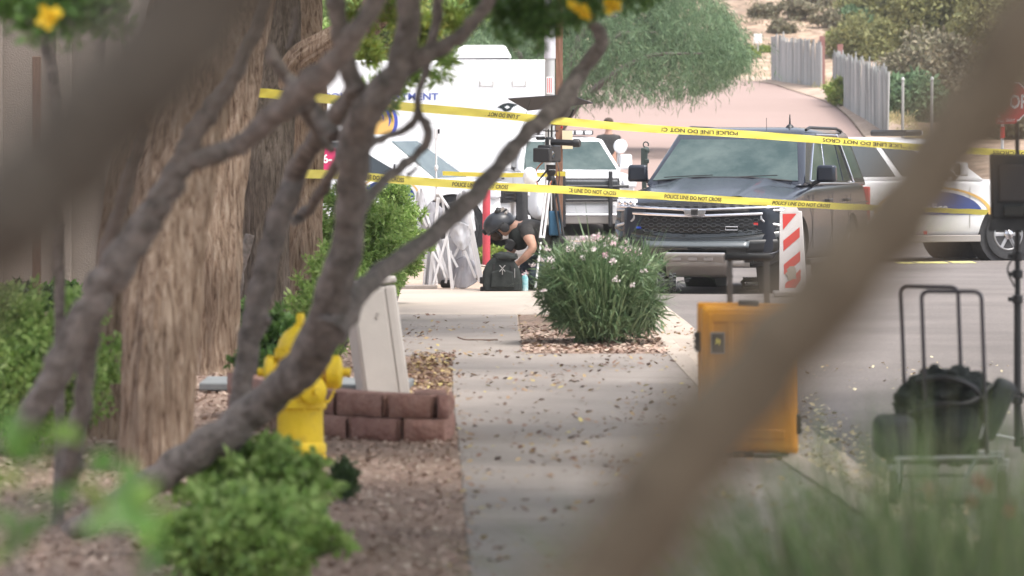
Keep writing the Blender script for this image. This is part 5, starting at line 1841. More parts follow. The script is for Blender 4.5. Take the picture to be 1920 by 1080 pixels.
# load
bp = thing('backpack', 'large dark backpack heaped on the folding cart', 'backpack', (g.x + .02, D, cz + .225))
MB().ball((.0, 0, .21), (.24, .17, .235), 48, 32, wob=.30, seed=3, fr=3.6).build('bag_body', M_blackcloth, bp)
MB().ball((.02, -.07, .34), (.16, .11, .10), 40, 26, wob=.4, seed=8).build('top_flap', M_blackcloth, bp)
MB().ball((.04, -.15, .15), (.13, .06, .12), 20, 12, wob=.2, seed=5).build('front_pocket', M_blackcloth, bp)
MB().tube(spline([(-.15, -.12, .38), (-.02, -.20, .40), (.12, -.2, .35), (.2, -.14, .22)], 5), .014, 8).tube(spline([(-.19, -.12, .22), (-.05, -.20, .27), (.1, -.21, .28), (.22, -.12, .36)], 5), .012, 8).build('strap', M_black, bp)
MB().box((.235, -.08, .24), (.11, .16, .30), rot=(.1, .42, 0)).build('side_pouch', mat('slate_cloth', (.022, .023, .028), .85, col2=(.04, .042, .05), scale=20), bp, bevel=.03, seg=3)
MB().box((.17, -.17, .16), (.008, .008, .12), rot=(0, .3, 0)).build('buckle', M_steel, bp)
o = MB().box((0, 0, 0), (.20, .26, .21)).build('camera_bag', MATS['slate_cloth'], loc=(g.x - .235, D - .08, cz + .333), bevel=.05, seg=4)
tag(o, 'squat black padded bag hanging over the left end of the folding cart', 'bag')

# light stand with monitor at the right edge
D = 28.5
g = P(1908, 0, D)
ls = thing('light_stand', 'black tripod light stand at the right edge of the picture', 'light stand', (g.x, D, -.118))
MB().cyl((0, 0, .06), (0, 0, .9), .021).cyl((0, 0, .9), (0, 0, 1.35), .016).cyl((0, 0, 1.3), (0, 0, 1.86), .012).build('column', M_black, ls)
for z in (.32, .88, 1.02, 1.12, 1.3):
    MB().lathe([(.02, -.025), (.03, -.02), (.03, .02), (.02, .025)], c=(0, 0, z)).box((-.035, -.01, z), (.04, .02, .025)).build('clamp_collar', M_black, ls, bevel=.003)
for a in (200, 320, 80):
    c_, s_ = math.cos(R(a)), math.sin(R(a))
    MB().cyl((c_ * .03, s_ * .03, .36), (c_ * .40, s_ * .40, .01), .012).cyl((0, 0, .10), (c_ * .24, s_ * .24, .15), .007).build('leg', M_steel if a == 200 else M_black, ls)
MB().tube(spline([(-.02, -.03, 1.45), (-.07, -.05, 1.3), (-.02, -.05, 1.15), (-.06, -.04, 1.05), (-.02, -.03, .95)], 5), .005, 6).build('cable', M_black, ls)
mo = thing('field_monitor', 'dark square field monitor mounted on the light stand at the right edge', 'monitor', (g.x - .0, D - .1, 0))
zc = CZ - (350 - HY) / F * D
MB().box((.02, 0, zc), (.36, .07, .36)).build('housing', M_black, mo, bevel=.012)
MB().box((.02, -.04, zc + .02), (.27, .01, .2)).build('screen', mat('dim_screen', (.035, .03, .03), .3), mo, bevel=.004)
MB().box((.02, -.045, zc - .13), (.22, .02, .06)).build('battery_plate', M_glossblk, mo, bevel=.005)
MB().box((-.0, -.02, zc - .21), (.34, .03, .07)).build('bracket', M_blackmat, mo, bevel=.005)

# striped panel marker
D = 56.6
g = P(1487, 0, D)
M_markw = mat('marker_white', (.80, .77, .77), .55, col2=(.72, .68, .66), scale=5)
M_markr = mat('marker_red', (.70, .07, .06), .5)
pm = thing('vertical_panel_marker', 'white road marker panel with red diagonal stripes in front of the dark SUV', 'road marker', (g.x, D, -.12))
pm.rotation_euler = (R(3), R(-1.5), 0)
wd, hh = .15, .93
b = MB().prism([(-.155, .03), (.155, .04), (.118, hh), (-.125, hh)], -.018, .018, 'y')
b.build('panel', M_markw, pm, bevel=.006)
MB().prism([(.085 * math.cos(a), .915 + .085 * math.sin(a)) for a in np.linspace(0, math.pi, 14)], -.02, .02, 'y').build('rounded_top', M_markw, pm, smooth=False)
xa, xb = -.095, .088
for zt in (.90, .665, .40, .14):
    z_ = [max(min(v, .905), .07) for v in (zt - .15, zt, zt + .0)]
    lo = zt - .17
    poly = [(xa, lo), (xb, lo + .15), (xb, lo + .15 + .11), (xa, lo + .115)]
    if zt > .85:
        poly = [(xa, .73), (xb - .03, .905), (xa, .905)]
    elif zt < .2:
        poly = [(xa + .01, .085), (xb - .06, .085), (xb, .17), (xb, .29), (xa + .01, .13)]
    MB().prism(poly, -.0215, -.0195, 'y').build('red_stripe', M_markr, pm, smooth=False)
MB().box((0, 0, .025), (.44, .30, .05)).build('rubber_foot', M_skid, pm, bevel=.012)
MB().ball((-.02, -.022, .25), (.06, .003, .07), 12, 8, wob=.6, seed=3).build('mud_smear', mat('mud', (.42, .37, .31), .95), pm)

# two small tracked robots under the nose of the SUV
D = 57.4
g = P(1250, 0, D)
rb = thing('small_robot', 'small black two-wheeled robot with knobby wheels by the SUV front corner', 'robot', (g.x, D, -.12))
for s in (-1, 1):
    b = MB().lathe([(.03, -.035), (.085, -.04), (.095, -.03), (.095, .03), (.085, .04), (.03, .035)], rot=(0, R(90), 0), n=24)
    for k in range(14):
        a = k * math.pi / 7
        for x in (-.022, .022):
            b.box((x, .1 * math.cos(a + x * 8), .1 * math.sin(a + x * 8)), (.03, .022, .022), rot=(a, 0, 0))
    o = b.build('knobby_wheel', M_blackmat, rb, loc=(s * .065, 0, .115))
    MB().lathe([(.055, 0), (.05, .012), (.02, .015), (0, .015)], c=(s * .03, 0, 0), rot=(0, R(90) * s, 0), n=14).build('wheel_hub', M_steel, o)
MB().box((0, 0, .12), (.10, .08, .06)).build('chassis', M_black, rb, bevel=.01)
b = MB()
for k in range(5):
    b.cyl((.1, 0, .12), (.16 + .03 * k, -.02, .03 + .035 * k), .004, n=5)
b.build('tail_whips', M_black, rb)
g = P(1418, 0, 58.9)
rt = thing('tracked_robot', 'low silver and black tracked robot parked under the right side of the SUV nose', 'robot', (g.x, 58.9, -.135))
for y in (-.12, .12):
    b = MB()
    pts = [(-.14, y, .06), (-.16, y, .09), (-.13, y, .12), (.13, y, .12), (.16, y, .09), (.13, y, .03), (-.13, y, .03), (-.16, y, .05)]
    b.tube(pts, .022, 6)
    for x in np.linspace(-.14, .14, 9):
        b.box((x, y - .0, .012), (.018, .07, .018)).box((x, y, .14), (.018, .07, .018))
    b.build('track', M_blackmat, rt)
MB().box((0, 0, .10), (.24, .18, .07)).build('chassis', M_steel, rt, bevel=.01)
for x in (-.08, .0, .08):
    MB().box((x, -.16, .085), (.05, .01, .03)).build('track_plate', M_steel, rt, bevel=.004)

# ------------------------------------------------------------------ poles, post, folded canopy
D = 56
g = P(1048.5, 0, D)
o = MB().box((0, 0, 2.2), (.078, .05, 4.4)).build('wooden_post', mat('red_brown_wood', (.17, .085, .055), .85, col2=(.27, .15, .10), scale=6, stretch=(8, 8, .8), bump=.4), loc=(g.x, D, 0), smooth=False, bevel=.006)
tag(o, 'tall square reddish brown wooden post beside the grey metal pole', 'post')
D = 59.5
g = P(1031, 0, D)
gp2 = thing('metal_pole', 'pale grey metal pole with a red and white sticker beside the brown post', 'pole', (g.x, D, -.1))
zj = CZ - (105 - HY) / F * D + .1
MB().cyl((0, 0, 0), (0, 0, zj), .058, n=20).build('lower_tube', M_galv, gp2)
MB().cyl((0, 0, zj - .03), (0, 0, zj + 1.4), .068, n=20).build('upper_sleeve', mat('pale_grey_paint', (.58, .58, .62), .5), gp2)
MB().box((0, 0, zj + 1.42), (.09, .09, .05)).build('cap', M_steel, gp2, bevel=.01)
zs = CZ - (160 - HY) / F * D + .1
st_ = MB().box((0, -.06, zs), (.08, .006, .20)).build('sticker', M_white, gp2, smooth=False)
for x in (-.025, -.005, .015):
    MB().box((x, -.064, zs), (.008, .003, .17)).build('sticker_line', M_red, st_, smooth=False)
MB().lathe([(0, 0), (.028, 0), (.028, .008), (0, .01)], c=(-.02, -.066, zj + .32), rot=(R(90), 0, 0)).build('red_cap', mat('dull_red', (.35, .1, .12), .6), gp2)
# tape end on the brown post
o = MB().box((0, 0, 0), (.115, .03, .20)).build('paper_notice', mat('manila', (.72, .62, .42), .7), loc=(P(1064, 0, 55.9).x, 55.95, CZ - (262 - HY) / F * 55.95), smooth=False)
tag(o, 'buff coloured paper notice fixed to the side of the brown post', 'notice')

# red bollard
g = P(912, 0, 66)
o = MB().lathe([(.05, 0), (.05, 1.0), (.045, 1.03), (.02, 1.05), (0, 1.053)], n=20).build('red_bollard', mat('bollard_red', (.55, .07, .09), .5, col2=(.46, .05, .07), scale=5), loc=(g.x, 66, road_z(66) + .12))
o.scale = (1, 1, 1.0)
tag(o, 'plain red round post standing left of the kneeling person', 'bollard')

# folded canopy frame and fabric
D = 55.2
g = P(850, 0, D)
cp = thing('folded_canopy', 'collapsed pop-up canopy with white frame bars and crumpled silver fabric', 'canopy', (g.x, D, .02))
s = F / D


def cx(px, py, dy=0.0):
    q = P(px, py, D)
    return Vector((q.x - g.x, dy, q.z - .02))


M_fabric = mat('silver_fabric', (.55, .55, .58), .5, col2=(.64, .64, .67), scale=3)
M_fabricd = mat('grey_fabric', (.36, .36, .40), .55, col2=(.46, .46, .50), scale=3)
bars = [((822, 370), (806, 540)), ((830, 372), (850, 540)), ((868, 360), (900, 528)), ((875, 375), (905, 530)), ((800, 400), (836, 520)), ((850, 400), (812, 535)), ((838, 440), (848, 545)), ((860, 440), (892, 520)),
        ((818, 450), (842, 520)), ((846, 470), (836, 530)), ((800, 470), (794, 540)), ((882, 420), (852, 480)), ((812, 480), (820, 530)), ((870, 470), (850, 535)), ((782, 385), (802, 425)), ((826, 365), (846, 395)), ((835, 455), (858, 500)), ((802, 455), (832, 505))]
for i, (a, c) in enumerate(bars):
    dy = rng.uniform(-.26, -.12)
    p0, p1 = cx(*a, dy), cx(*c, dy + rng.uniform(-.08, .08))
    w_ = .013 if i not in (2, 3, 0) else .018
    d = (p1 - p0)
    an = math.atan2(d.x, d.z)
    MB().box(((p0 + p1) / 2), (w_ * 2, w_ * 1.5, d.length), rot=(0, an, 0)).build('frame_bar', M_alu, cp, bevel=.003)


def cloth(pts, bulge, m, name, seed, dy=0.0, folds=9):
    top = spline([tuple(cx(*p)) for p in pts[0]], 8)
    bot = spline([tuple(cx(*p)) for p in pts[1]], 8)
    n = len(top) - 1
    m_ = len(bot) - 1

    def f_(u, v):
        a = Vector(top[min(n, int(u * n))])
        c = Vector(bot[min(m_, int(u * m_))])
        q = a.lerp(c, v)
        q.y = dy - bulge * math.sin(math.pi * u) + .012 * math.sin(u * folds * 1.7 + seed + v * 2.5 + 2 * noise.noise(Vector((u * 3, v * 3, seed)))) + .018 * noise.noise(Vector((u * 4 + seed, v * 2, 0)))
        q.x += .01 * noise.noise(Vector((u * 4, v * 6, seed)))
        return q
    return MB().grid(f_, 44, 18).build(name, m, cp, solid=.004)


cloth([[(795, 395), (812, 378), (832, 392)], [(788, 430), (808, 440), (842, 425)]], .10, M_fabricd, 'fabric', 1, -.1)
cloth([[(858, 365), (872, 356), (886, 378)], [(846, 430), (872, 445), (892, 432)]], .10, M_fabric, 'fabric', 2, -.05)
cloth([[(840, 420), (862, 415), (884, 425)], [(846, 448), (868, 470), (882, 452)]], .12, M_fabric, 'fabric', 3, -.12)
cloth([[(806, 455), (850, 445), (888, 455)], [(812, 528), (850, 540), (896, 520)]], .08, M_fabric, 'fabric', 4, .06, 16)
cloth([[(850, 490), (872, 480), (892, 492)], [(850, 538), (872, 540), (895, 528)]], .08, M_fabricd, 'fabric', 6, -.06)
cloth([[(798, 460), (808, 455), (820, 465)], [(796, 535), (806, 538), (818, 528)]], .05, M_fabric, 'fabric', 7, -.05)
cloth([[(782, 360), (790, 352), (800, 372)], [(778, 400), (790, 420), (800, 415)]], .05, M_fabric, 'fabric', 8, .05)
MB().box(cx(838, 532, .0), (.14, .12, .09)).build('foot_bundle', M_black, cp, bevel=.03)
MB().box(cx(822, 372, -.06), (.06, .05, .10)).build('joint', M_skid, cp, bevel=.01)
MB().box(cx(898, 520, -.05), (.07, .05, .06)).build('joint', M_skid, cp, bevel=.01)

# thin light stand above the canopy
D = 55.6
g = P(818, 0, D)
l3 = thing('light_stand', 'slim pale light stand rising out of the folded canopy', 'light stand', (g.x, D, .02))
zt = CZ - (236 - HY) / F * D
MB().cyl((0, 0, 0), (0, 0, zt - .12), .009).cyl((0, 0, 0), (0, 0, .9), .015).build('column', M_alu, l3)
for py in (318, 350, 375):
    MB().lathe([(.012, -.03), (.02, -.02), (.02, .02), (.012, .03)], c=(0, 0, CZ - (py - HY) / F * D)).build('clamp_collar', M_alu, l3)
b = MB().box((0, 0, zt - .10), (.04, .03, .13)).box((0, 0, zt + .005), (.10, .02, .012), rot=(0, .2, 0)).box((0, 0, zt - .02), (.02, .02, .05))
b.build('clamp_head', M_alu, l3, bevel=.004)
MB().box((.028, -.01, zt - .08), (.02, .03, .05)).build('knob', M_black, l3, bevel=.004)

# ------------------------------------------------------------------ news camera on tripod
D = 54.2
g = P(1033, 0, D)
tp = thing('camera_tripod', 'black and silver tripod holding the news camera beside the brown post', 'tripod', (g.x, D, .01))


def tz(py, D=54.2):
    return CZ - (py - HY) / F * D


hz = tz(340)
for x, y, m_ in ((-.17, -.28, M_alu), (.20, -.30, M_black), (.02, .38, M_black)):
    b = MB().cyl((x * .12 - .02, y * .12, hz), (x * .6 - .02, y * .6, hz * .45), .013).cyl((x * .12 + .02, y * .12, hz), (x * .6 + .02, y * .6, hz * .45), .013).cyl((x * .58, y * .58, hz * .5), (x, y, 0), .012)
    lg = b.build('leg', m_, tp)
    MB().box((x * .6, y * .6, hz * .46), (.07, .04, .05)).build('leg_lock', M_black, lg, bevel=.008)
    MB().ball((x, y, .02), .02, 8, 6).build('foot', M_black, lg)
MB().lathe([(.03, -.12), (.045, -.05), (.05, .0), (.035, .03), (.05, .06), (.05, .09)], c=(0, 0, hz + .02)).box((0, 0, hz + .14), (.10, .12, .05)).build('fluid_head', M_black, tp, bevel=.006)
MB().cyl((-.03, -.03, hz + .12), (-.14, -.22, hz - .01), .010).build('pan_handle', M_black, tp)
MB().box((.04, -.05, tz(420)), (.13, .10, .26)).build('hanging_pouch', mat('blue_cloth', (.03, .10, .18), .8), tp, bevel=.02)
MB().ball((.06, .02, .42), (.12, .12, .22), 14, 10, wob=.2, seed=5).build('weight_bag', M_blackcloth, tp)

vc = thing('news_camera', 'black shoulder style news video camera mounted on the tripod', 'video camera', (g.x, D, hz + .18))
vc.rotation_euler = (0, 0, R(-18))
vc.scale = (1.35, 1.3, 1.25)
z = .09
MB().box((-.02, .02, z), (.12, .26, .15)).build('camera_body', M_black, vc, bevel=.015)
MB().lathe([(.05, 0), (.055, .02), (.055, .10), (.065, .11), (.065, .15), (.05, .155), (.048, .12), (0, .12)], c=(.01, -.10, z - .01), rot=(R(90), 0, 0)).build('lens', M_glossblk, vc)
MB().box((.015, -.27, z - .01), (.135, .09, .12)).build('lens_hood', M_black, vc, bevel=.01)
MB().cyl((.02, -.05, z + .10), (.22, -.07, z + .09), .026).lathe([(.026, 0), (.036, .01), (.036, .05), (.03, .06)], c=(.20, -.07, z + .09), rot=(0, R(90), 0)).build('viewfinder', M_black, vc)
MB().tube([(-.02, -.05, z + .07), (-.02, -.05, z + .13), (-.02, .1, z + .13), (-.02, .1, z + .07)], .012, 8).build('carry_handle', M_black, vc)
MB().cyl((-.08, -.1, z + .13), (-.08, .06, z + .13), .015).build('microphone', M_blackmat, vc)
MB().box((-.10, .0, z - .02), (.05, .1, .1)).box((-.07, .16, z), (.08, .08, .13)).build('battery', M_blackmat, vc, bevel=.01)
MB().tube(spline([(-.06, .05, z - .05), (-.12, 0, -.05), (-.10, -.03, -.17), (-.02, -.04, -.22), (.02, -.05, -.14)], 6), .005, 6).build('orange_cable', mat('orange_cable', (.75, .22, .08), .5), vc)
MB().tube(spline([(.03, .05, z - .05), (.07, 0, -.1), (.05, -.05, -.3), (.0, -.05, -.5), (-.03, -.05, -.75)], 6), .004, 6).build('cable', M_black, vc)
# accessory mast with sun flag
D2_ = 54.4
fl = thing('sun_flag', 'thin dark rectangular shade board held flat above the news camera', 'shade board', (g.x, D2_, hz))
z1 = tz(228) - hz
MB().cyl((.01, 0, .25), (.01, 0, z1 - .04), .010).cyl((-.025, 0, .3), (-.025, 0, z1 - .08), .006).box((.0, 0, z1 - .10), (.16, .02, .012)).build('mast', M_black, fl)
qa, qb, qc, qd = P(952, 184, D2_ - .35), P(990, 206, D2_ + .3), P(1112, 192, D2_ + .3), P(1066, 176, D2_ - .35)
off = Vector(fl.location)
MB().slab([tuple(q - off) for q in (qa, qb, qc, qd)], .012).build('board', mat('flag_grey', (.055, .055, .062), .75), fl, smooth=False, bevel=.004)
a = P(990, 206, D2_) - off
MB().tube(spline([(.01, 0, z1 - .03), (.12, -.1, z1 - .02), (.20, -.2, z1 + .05), (.24, -.25, z1 + .13)], 5), .012, 8).build('gooseneck', M_black, fl)
MB().ball((.115, -.02, z1 - .06), .016, 8, 6).build('red_knob', M_red, fl)
o = MB().ball((0, 0, 0), (.075, .06, .10), 18, 12, wob=.12, seed=2).build('white_bag', M_whiteplain, loc=P(994, 332, 52.5))
tag(o, 'small white plastic bag tied on the yellow tape left of the tripod', 'bag')
o = MB().tube(spline([(0, 0, 0), (-.03, 0, .3), (-.02, 0, .5), (.05, 0, .75)], 5), .003, 5).build('cord', M_black, loc=P(986, 320, 53.8))
tag(o, 'thin dark cord running up from the white bag to the shade board', 'cord')

# media microphone flag-like pink sign between the stems
D = 60
g = P(613, 0, D)
ps = thing('pink_sign', 'pink sign with the white number 6- glimpsed between the grey stems', 'sign', (g.x, D, 0))
zp = CZ - (299 - HY) / F * D
MB().box((0, 0, zp), (.20, .02, .27)).build('sign_panel', mat('magenta_pink', (.62, .04, .16), .5), ps, bevel=.02)
MB().box((0, 0, zp - .19), (.20, .02, .09)).build('white_strip', M_white, ps)
MB().cyl((0, .03, 0), (0, .03, zp + .1), .02).build('post', M_galv, ps)
text_mesh('6-', M_white, ps, basis(Vector((.005, -.014, zp + .01)), EX, EZ, EN), height=.11, bold=.03)

# stop sign at right
D = 98
g = P(1895, 0, D)
sg = thing('stop_sign', 'red STOP sign with an all way plate on a pole at the far right', 'stop sign', (g.x, D, ground_z(g.x, D)))
zc = CZ - (190 - HY) / F * D - sg.location.z
oc = [(.40 * math.cos(R(22.5 + 45 * k)), .40 * math.sin(R(22.5 + 45 * k))) for k in range(8)]
pl = MB().prism([(u, zc + v) for u, v in oc], -.01, .01, 'y').build('border', M_white, sg, smooth=False)
MB().prism([(u * .93, zc + v * .93) for u, v in oc], -.014, -.011, 'y').build('red_face', mat('sign_red', (.50, .035, .05), .5), pl, smooth=False)
text_mesh('STOP', M_white, pl, basis(Vector((0, -.018, zc)), EX, EZ, EN), width=.62, height=.27, bold=.03)
zp = CZ - (225 - HY) / F * D - sg.location.z
aw = MB().box((-.09, -.005, zp), (.40, .015, .13)).build('lower_plate', MATS['sign_red'], sg, smooth=False)
text_mesh('ALL WAY', M_white, aw, basis(Vector((-.09, -.016, zp)), EX, EZ, EN), width=.34, height=.07)
MB().cyl((-.16, .04, 0), (-.16, .04, zc + .4), .03).build('post', M_white, sg)
MB().cyl((-.16, .02, zp - .34), (-.16, .02, zp - .12), .045).build('red_reflector', M_red, sg)

# ------------------------------------------------------------------ people
def skin_mesh(name, chain, m, parent, root=0, sub=2):
    """chain: (verts [(x,y,z,r)], edges)"""
    vs, es = chain
    me = bpy.data.meshes.new(name)
    me.from_pydata([v[:3] for v in vs], es, [])
    o = bpy.data.objects.new(name, me)
    COL.objects.link(o)
    md = o.modifiers.new('skin', 'SKIN')
    md.use_smooth_shade = True
    md.branch_smoothing = .6
    for i, v in enumerate(vs):
        d = me.skin_vertices[0].data[i]
        r = v[3] if not hasattr(v[3], '__len__') else v[3]
        d.radius = (r, r) if not hasattr(r, '__len__') else r
        d.use_root = (i == root)
    sb = o.modifiers.new('sub', 'SUBSURF')
    sb.levels = sb.render_levels = sub
    bpy.context.view_layer.update()
    bake(o)
    o.data.materials.clear()
    o.data.materials.append(m)
    o.data.polygons.foreach_set('use_smooth', [True] * len(o.data.polygons))
    if parent:
        o.parent = parent
    return o


def path_chain(*paths):
    vs, es = [], []
    for p in paths:
        start = p[0]
        prev = None
        if isinstance(start, int):
            prev = start
            p = p[1:]
        for v in p:
            vs.append(v)
            if prev is not None:
                es.append((prev, len(vs) - 1))
            prev = len(vs) - 1
    return vs, es


D = 54.3
g = P(985, 0, D)
kp = thing('person', 'person in black helmet, black t-shirt and jeans kneeling over a backpack', 'person', (g.x, D, .012))
body = path_chain(
    [(.27, 0, .34, .14), (.20, 0, .46, .15), (.10, 0, .56, .16), (.0, 0, .60, .165), (-.08, 0, .62, .09), (-.145, 0, .615, .06), (-.20, 0, .60, .085), (-.235, 0, .565, .075)],
    [3, (.0, -.15, .60, .07), (.05, -.21, .47, .048), (.075, -.22, .42, .043), (.0, -.20, .33, .038), (-.06, -.17, .27, .027), (-.095, -.16, .245, .032)],
    [3, (-.01, .15, .60, .07), (-.09, .19, .46, .048), (-.11, .19, .41, .043), (-.15, .12, .32, .034), (-.17, .06, .26, .027), (-.19, .04, .23, .032)],
    [0, (.27, -.11, .32, .10), (.14, -.16, .20, .088), (.05, -.17, .09, .065), (.16, -.16, .06, .062), (.32, -.15, .06, .045), (.42, -.15, .05, .035), (.40, -.15, .02, .03)],
    [0, (.27, .11, .32, .10), (.12, .16, .26, .088), (-.02, .17, .22, .065), (.02, .17, .10, .058), (.05, .17, .05, .04), (-.06, .17, .03, .035)])
bo = skin_mesh('body', body, M_skin, kp)
for hx, hy_, hz_, sgn in ((-.095, -.16, .245, -1), (-.19, .04, .23, 1)):
    for k in range(4):
        y = hy_ + (k - 1.5) * .019
        ln = (.062, .072, .068, .052)[k]
        MB().tube([(hx, y, hz_), (hx - .035, y, hz_ - .012), (hx - .035 - ln * .5, y, hz_ - .035), (hx - .03 - ln * .6, y, hz_ - .035 - ln * .5)], [.010, .009, .0085, .006], 8).build('finger', M_skin, bo)
    MB().tube([(hx + .01, hy_ - sgn * .02, hz_), (hx - .01, hy_ - sgn * .045, hz_ - .02), (hx - .035, hy_ - sgn * .045, hz_ - .045)], [.012, .011, .008], 8).build('thumb', M_skin, bo)
# face
MB().tube([(-.300, -.005, .60), (-.318, -.005, .575), (-.302, -.005, .562)], [.010, .015, .008], 8).build('nose', M_skin, bo)
MB().ball((-.255, 0, .535), (.055, .062, .050), 14, 10, wob=.2, seed=1).build('beard', mat('dark_hair', (.06, .04, .03), .9), bo)
MB().ball((-.20, -.082, .585), (.014, .010, .026), 10, 6).build('ear', M_skin, bo)
MB().ball((-.292, -.032, .605), (.008, .010, .007), 8, 6).build('eye', M_black, bo)
MB().box((-.300, 0, .548), (.008, .035, .008)).build('mouth', M_red, bo)
shirt = path_chain(
    [(.245, 0, .38, .158), (.20, 0, .46, .165), (.10, 0, .555, .175), (.0, 0, .60, .178), (-.085, 0, .622, .092)],
    [3, (.0, -.152, .60, .082), (.048, -.208, .49, .066)],
    [3, (-.01, .152, .60, .082), (-.085, .19, .48, .062)])
skin_mesh('t_shirt', shirt, mat('black_tshirt', (.035, .034, .034), .9, col2=(.05, .048, .047), scale=9, bump=.6, bscale=25), kp)
jeans = path_chain(
    [(.22, 0, .41, .145), (.27, 0, .34, .146)],
    [1, (.27, -.11, .32, .112), (.14, -.16, .20, .10), (.05, -.17, .095, .078), (.16, -.16, .075, .074), (.32, -.15, .065, .06)],
    [1, (.27, .11, .32, .112), (.12, .16, .26, .10), (-.02, .17, .22, .078), (.02, .17, .11, .07), (.05, .17, .07, .05)])
skin_mesh('jeans', jeans, mat('dark_denim', (.025, .04, .06), .85, col2=(.05, .07, .10), scale=14, bump=.5, bscale=30), kp)
MB().box((.40, -.15, .045), (.26, .095, .09), rot=(0, -.3, 0)).box((-.03, .17, .045), (.27, .10, .09)).build('boots', M_black, kp, bevel=.03)
# vest and pouches
MB().ball((-.05, 0, .52), (.10, .14, .13), 16, 10, wob=.12).build('vest', M_blackcloth, kp)
MB().box((-.13, -.08, .44), (.08, .07, .11), rot=(0, .5, 0)).box((-.13, .06, .44), (.08, .08, .12), rot=(0, .5, 0)).build('vest_pouch', M_black, kp, bevel=.012)
MB().ball((-.145, -.095, .47), (.03, .02, .035), 10, 7).build('radio', M_black, kp)
# helmet with headset and goggles
hm = MB()
hv = []
hm.ball((0, 0, 0), (.150, .132, .128), 26, 16)
hm.v = [(x, y, max(z, -.035 - (.03 if x > .03 else 0))) for x, y, z in hm.v]
h_ = hm.build('helmet', M_glossblk, kp, loc=(-.232, 0, .642))
h_.rotation_euler = (0, R(-38), 0)
h_.data.materials[0] = mat('helmet_black', (.022, .025, .032), .35, col2=(.035, .038, .045), scale=8)
MB().box((-.03, -.128, -.012), (.16, .012, .025)).box((-.03, .128, -.012), (.16, .012, .025)).build('side_rail', M_black, h_, bevel=.004)
MB().box((-.148, 0, .02), (.035, .06, .06)).build('front_mount', M_black, h_, bevel=.008)
MB().ball((.02, -.118, -.05), (.045, .026, .050), 12, 8).build('headset_cup', M_blackmat, h_)
MB().tube(spline([(.11, -.08, .05), (.14, 0, .06), (.11, .08, .05)], 5), .014, 6).box((.09, -.03, .10), (.09, .05, .03)).build('goggle_strap', M_skid, h_)
MB().tube(spline([(-.06, -.11, -.03), (-.05, -.1, -.08), (-.06, -.06, -.12), (-.08, 0, -.13)], 5), .007, 6).build('chin_strap', M_black, h_)
b = MB().box((.10, 0, .095), (.10, .09, .05), rot=(0, .8, 0))
b.ball((.07, -.05, .11), (.035, .03, .025), 10, 6)
b.build('goggles', M_black, h_, bevel=.008)

kp.scale = (1.2, 1.12, 1.08)
# backpack on the ground
D = 54.0
g = P(942, 0, D)
bk = thing('backpack', 'open black backpack standing on the pavement in front of the kneeling person', 'backpack', (g.x, D, .012))
prof = [(-.20, 0), (-.215, .1), (-.205, .2), (-.17, .29), (-.10, .36), (-.03, .39), (.06, .375), (.13, .31), (.185, .22), (.215, .1), (.21, 0)]
b = MB()
vs, fs = [], []
ys = (-.12, -.10, 0, .10, .12)
for j, y in enumerate(ys):
    k = (.86, .97, 1.0, .97, .86)[j]
    for (x, z) in prof:
        vs.append((x * k + .008 * noise.noise(Vector((x * 9, y * 9, z * 9))), y * (1 + .15 * (z < .2)), z * k))
n = len(prof)
for j in range(4):
    for i in range(n - 1):
        fs.append((j * n + i, j * n + i + 1, (j + 1) * n + i + 1, (j + 1) * n + i))
fs.append(tuple(range(n)))
fs.append(tuple(range(4 * n, 5 * n)))
fs += [(j * n, (j + 1) * n, (j + 1) * n + n - 1, j * n + n - 1) for j in range(4)]
b.add(vs, fs).build('bag_body', M_blackcloth, bk, bevel=.02, seg=3)
MB().prism([(-.13, .03), (.13, .03), (.12, .20), (.0, .235), (-.12, .20)], -.155, -.115, 'y').build('front_pocket', M_blackcloth, bk, bevel=.02, seg=3)
MB().ball((.03, -.05, .36), (.13, .10, .05), 18, 10, wob=.3, seed=4).build('open_flap', M_blackcloth, bk)
MB().box((0, -.165, .24), (.09, .008, .008), rot=(0, .85, 0)).box((0, -.165, .24), (.09, .008, .008), rot=(0, -.85, 0)).box((0, -.165, .20), (.008, .008, .05)).build('metal_buckle', M_steel, bk)
MB().box((-.10, -.13, .16), (.02, .01, .26), rot=(0, .12, 0)).box((.11, -.13, .16), (.02, .01, .24), rot=(0, -.12, 0)).build('strap', M_black, bk)
MB().box((-.215, -.03, .11), (.05, .05, .07)).box((-.21, -.04, .02), (.05, .05, .05)).build('side_buckle', M_black, bk, bevel=.01)
MB().box((.13, -.15, .19), (.006, .006, .10)).build('zip_pull', M_steel, bk)
o = MB().lathe([(.0, 0), (.035, 0), (.037, .02), (.037, .13), (.03, .155), (.016, .17), (.016, .195), (0, .197)], n=18).build('water_bottle', mat('teal_plastic', (.12, .36, .40), .25, col2=(.5, .62, .64), scale=9), loc=(P(984, 0, 53.9).x, 53.95, .012))
tag(o, 'small teal water bottle standing beside the open black backpack', 'bottle')

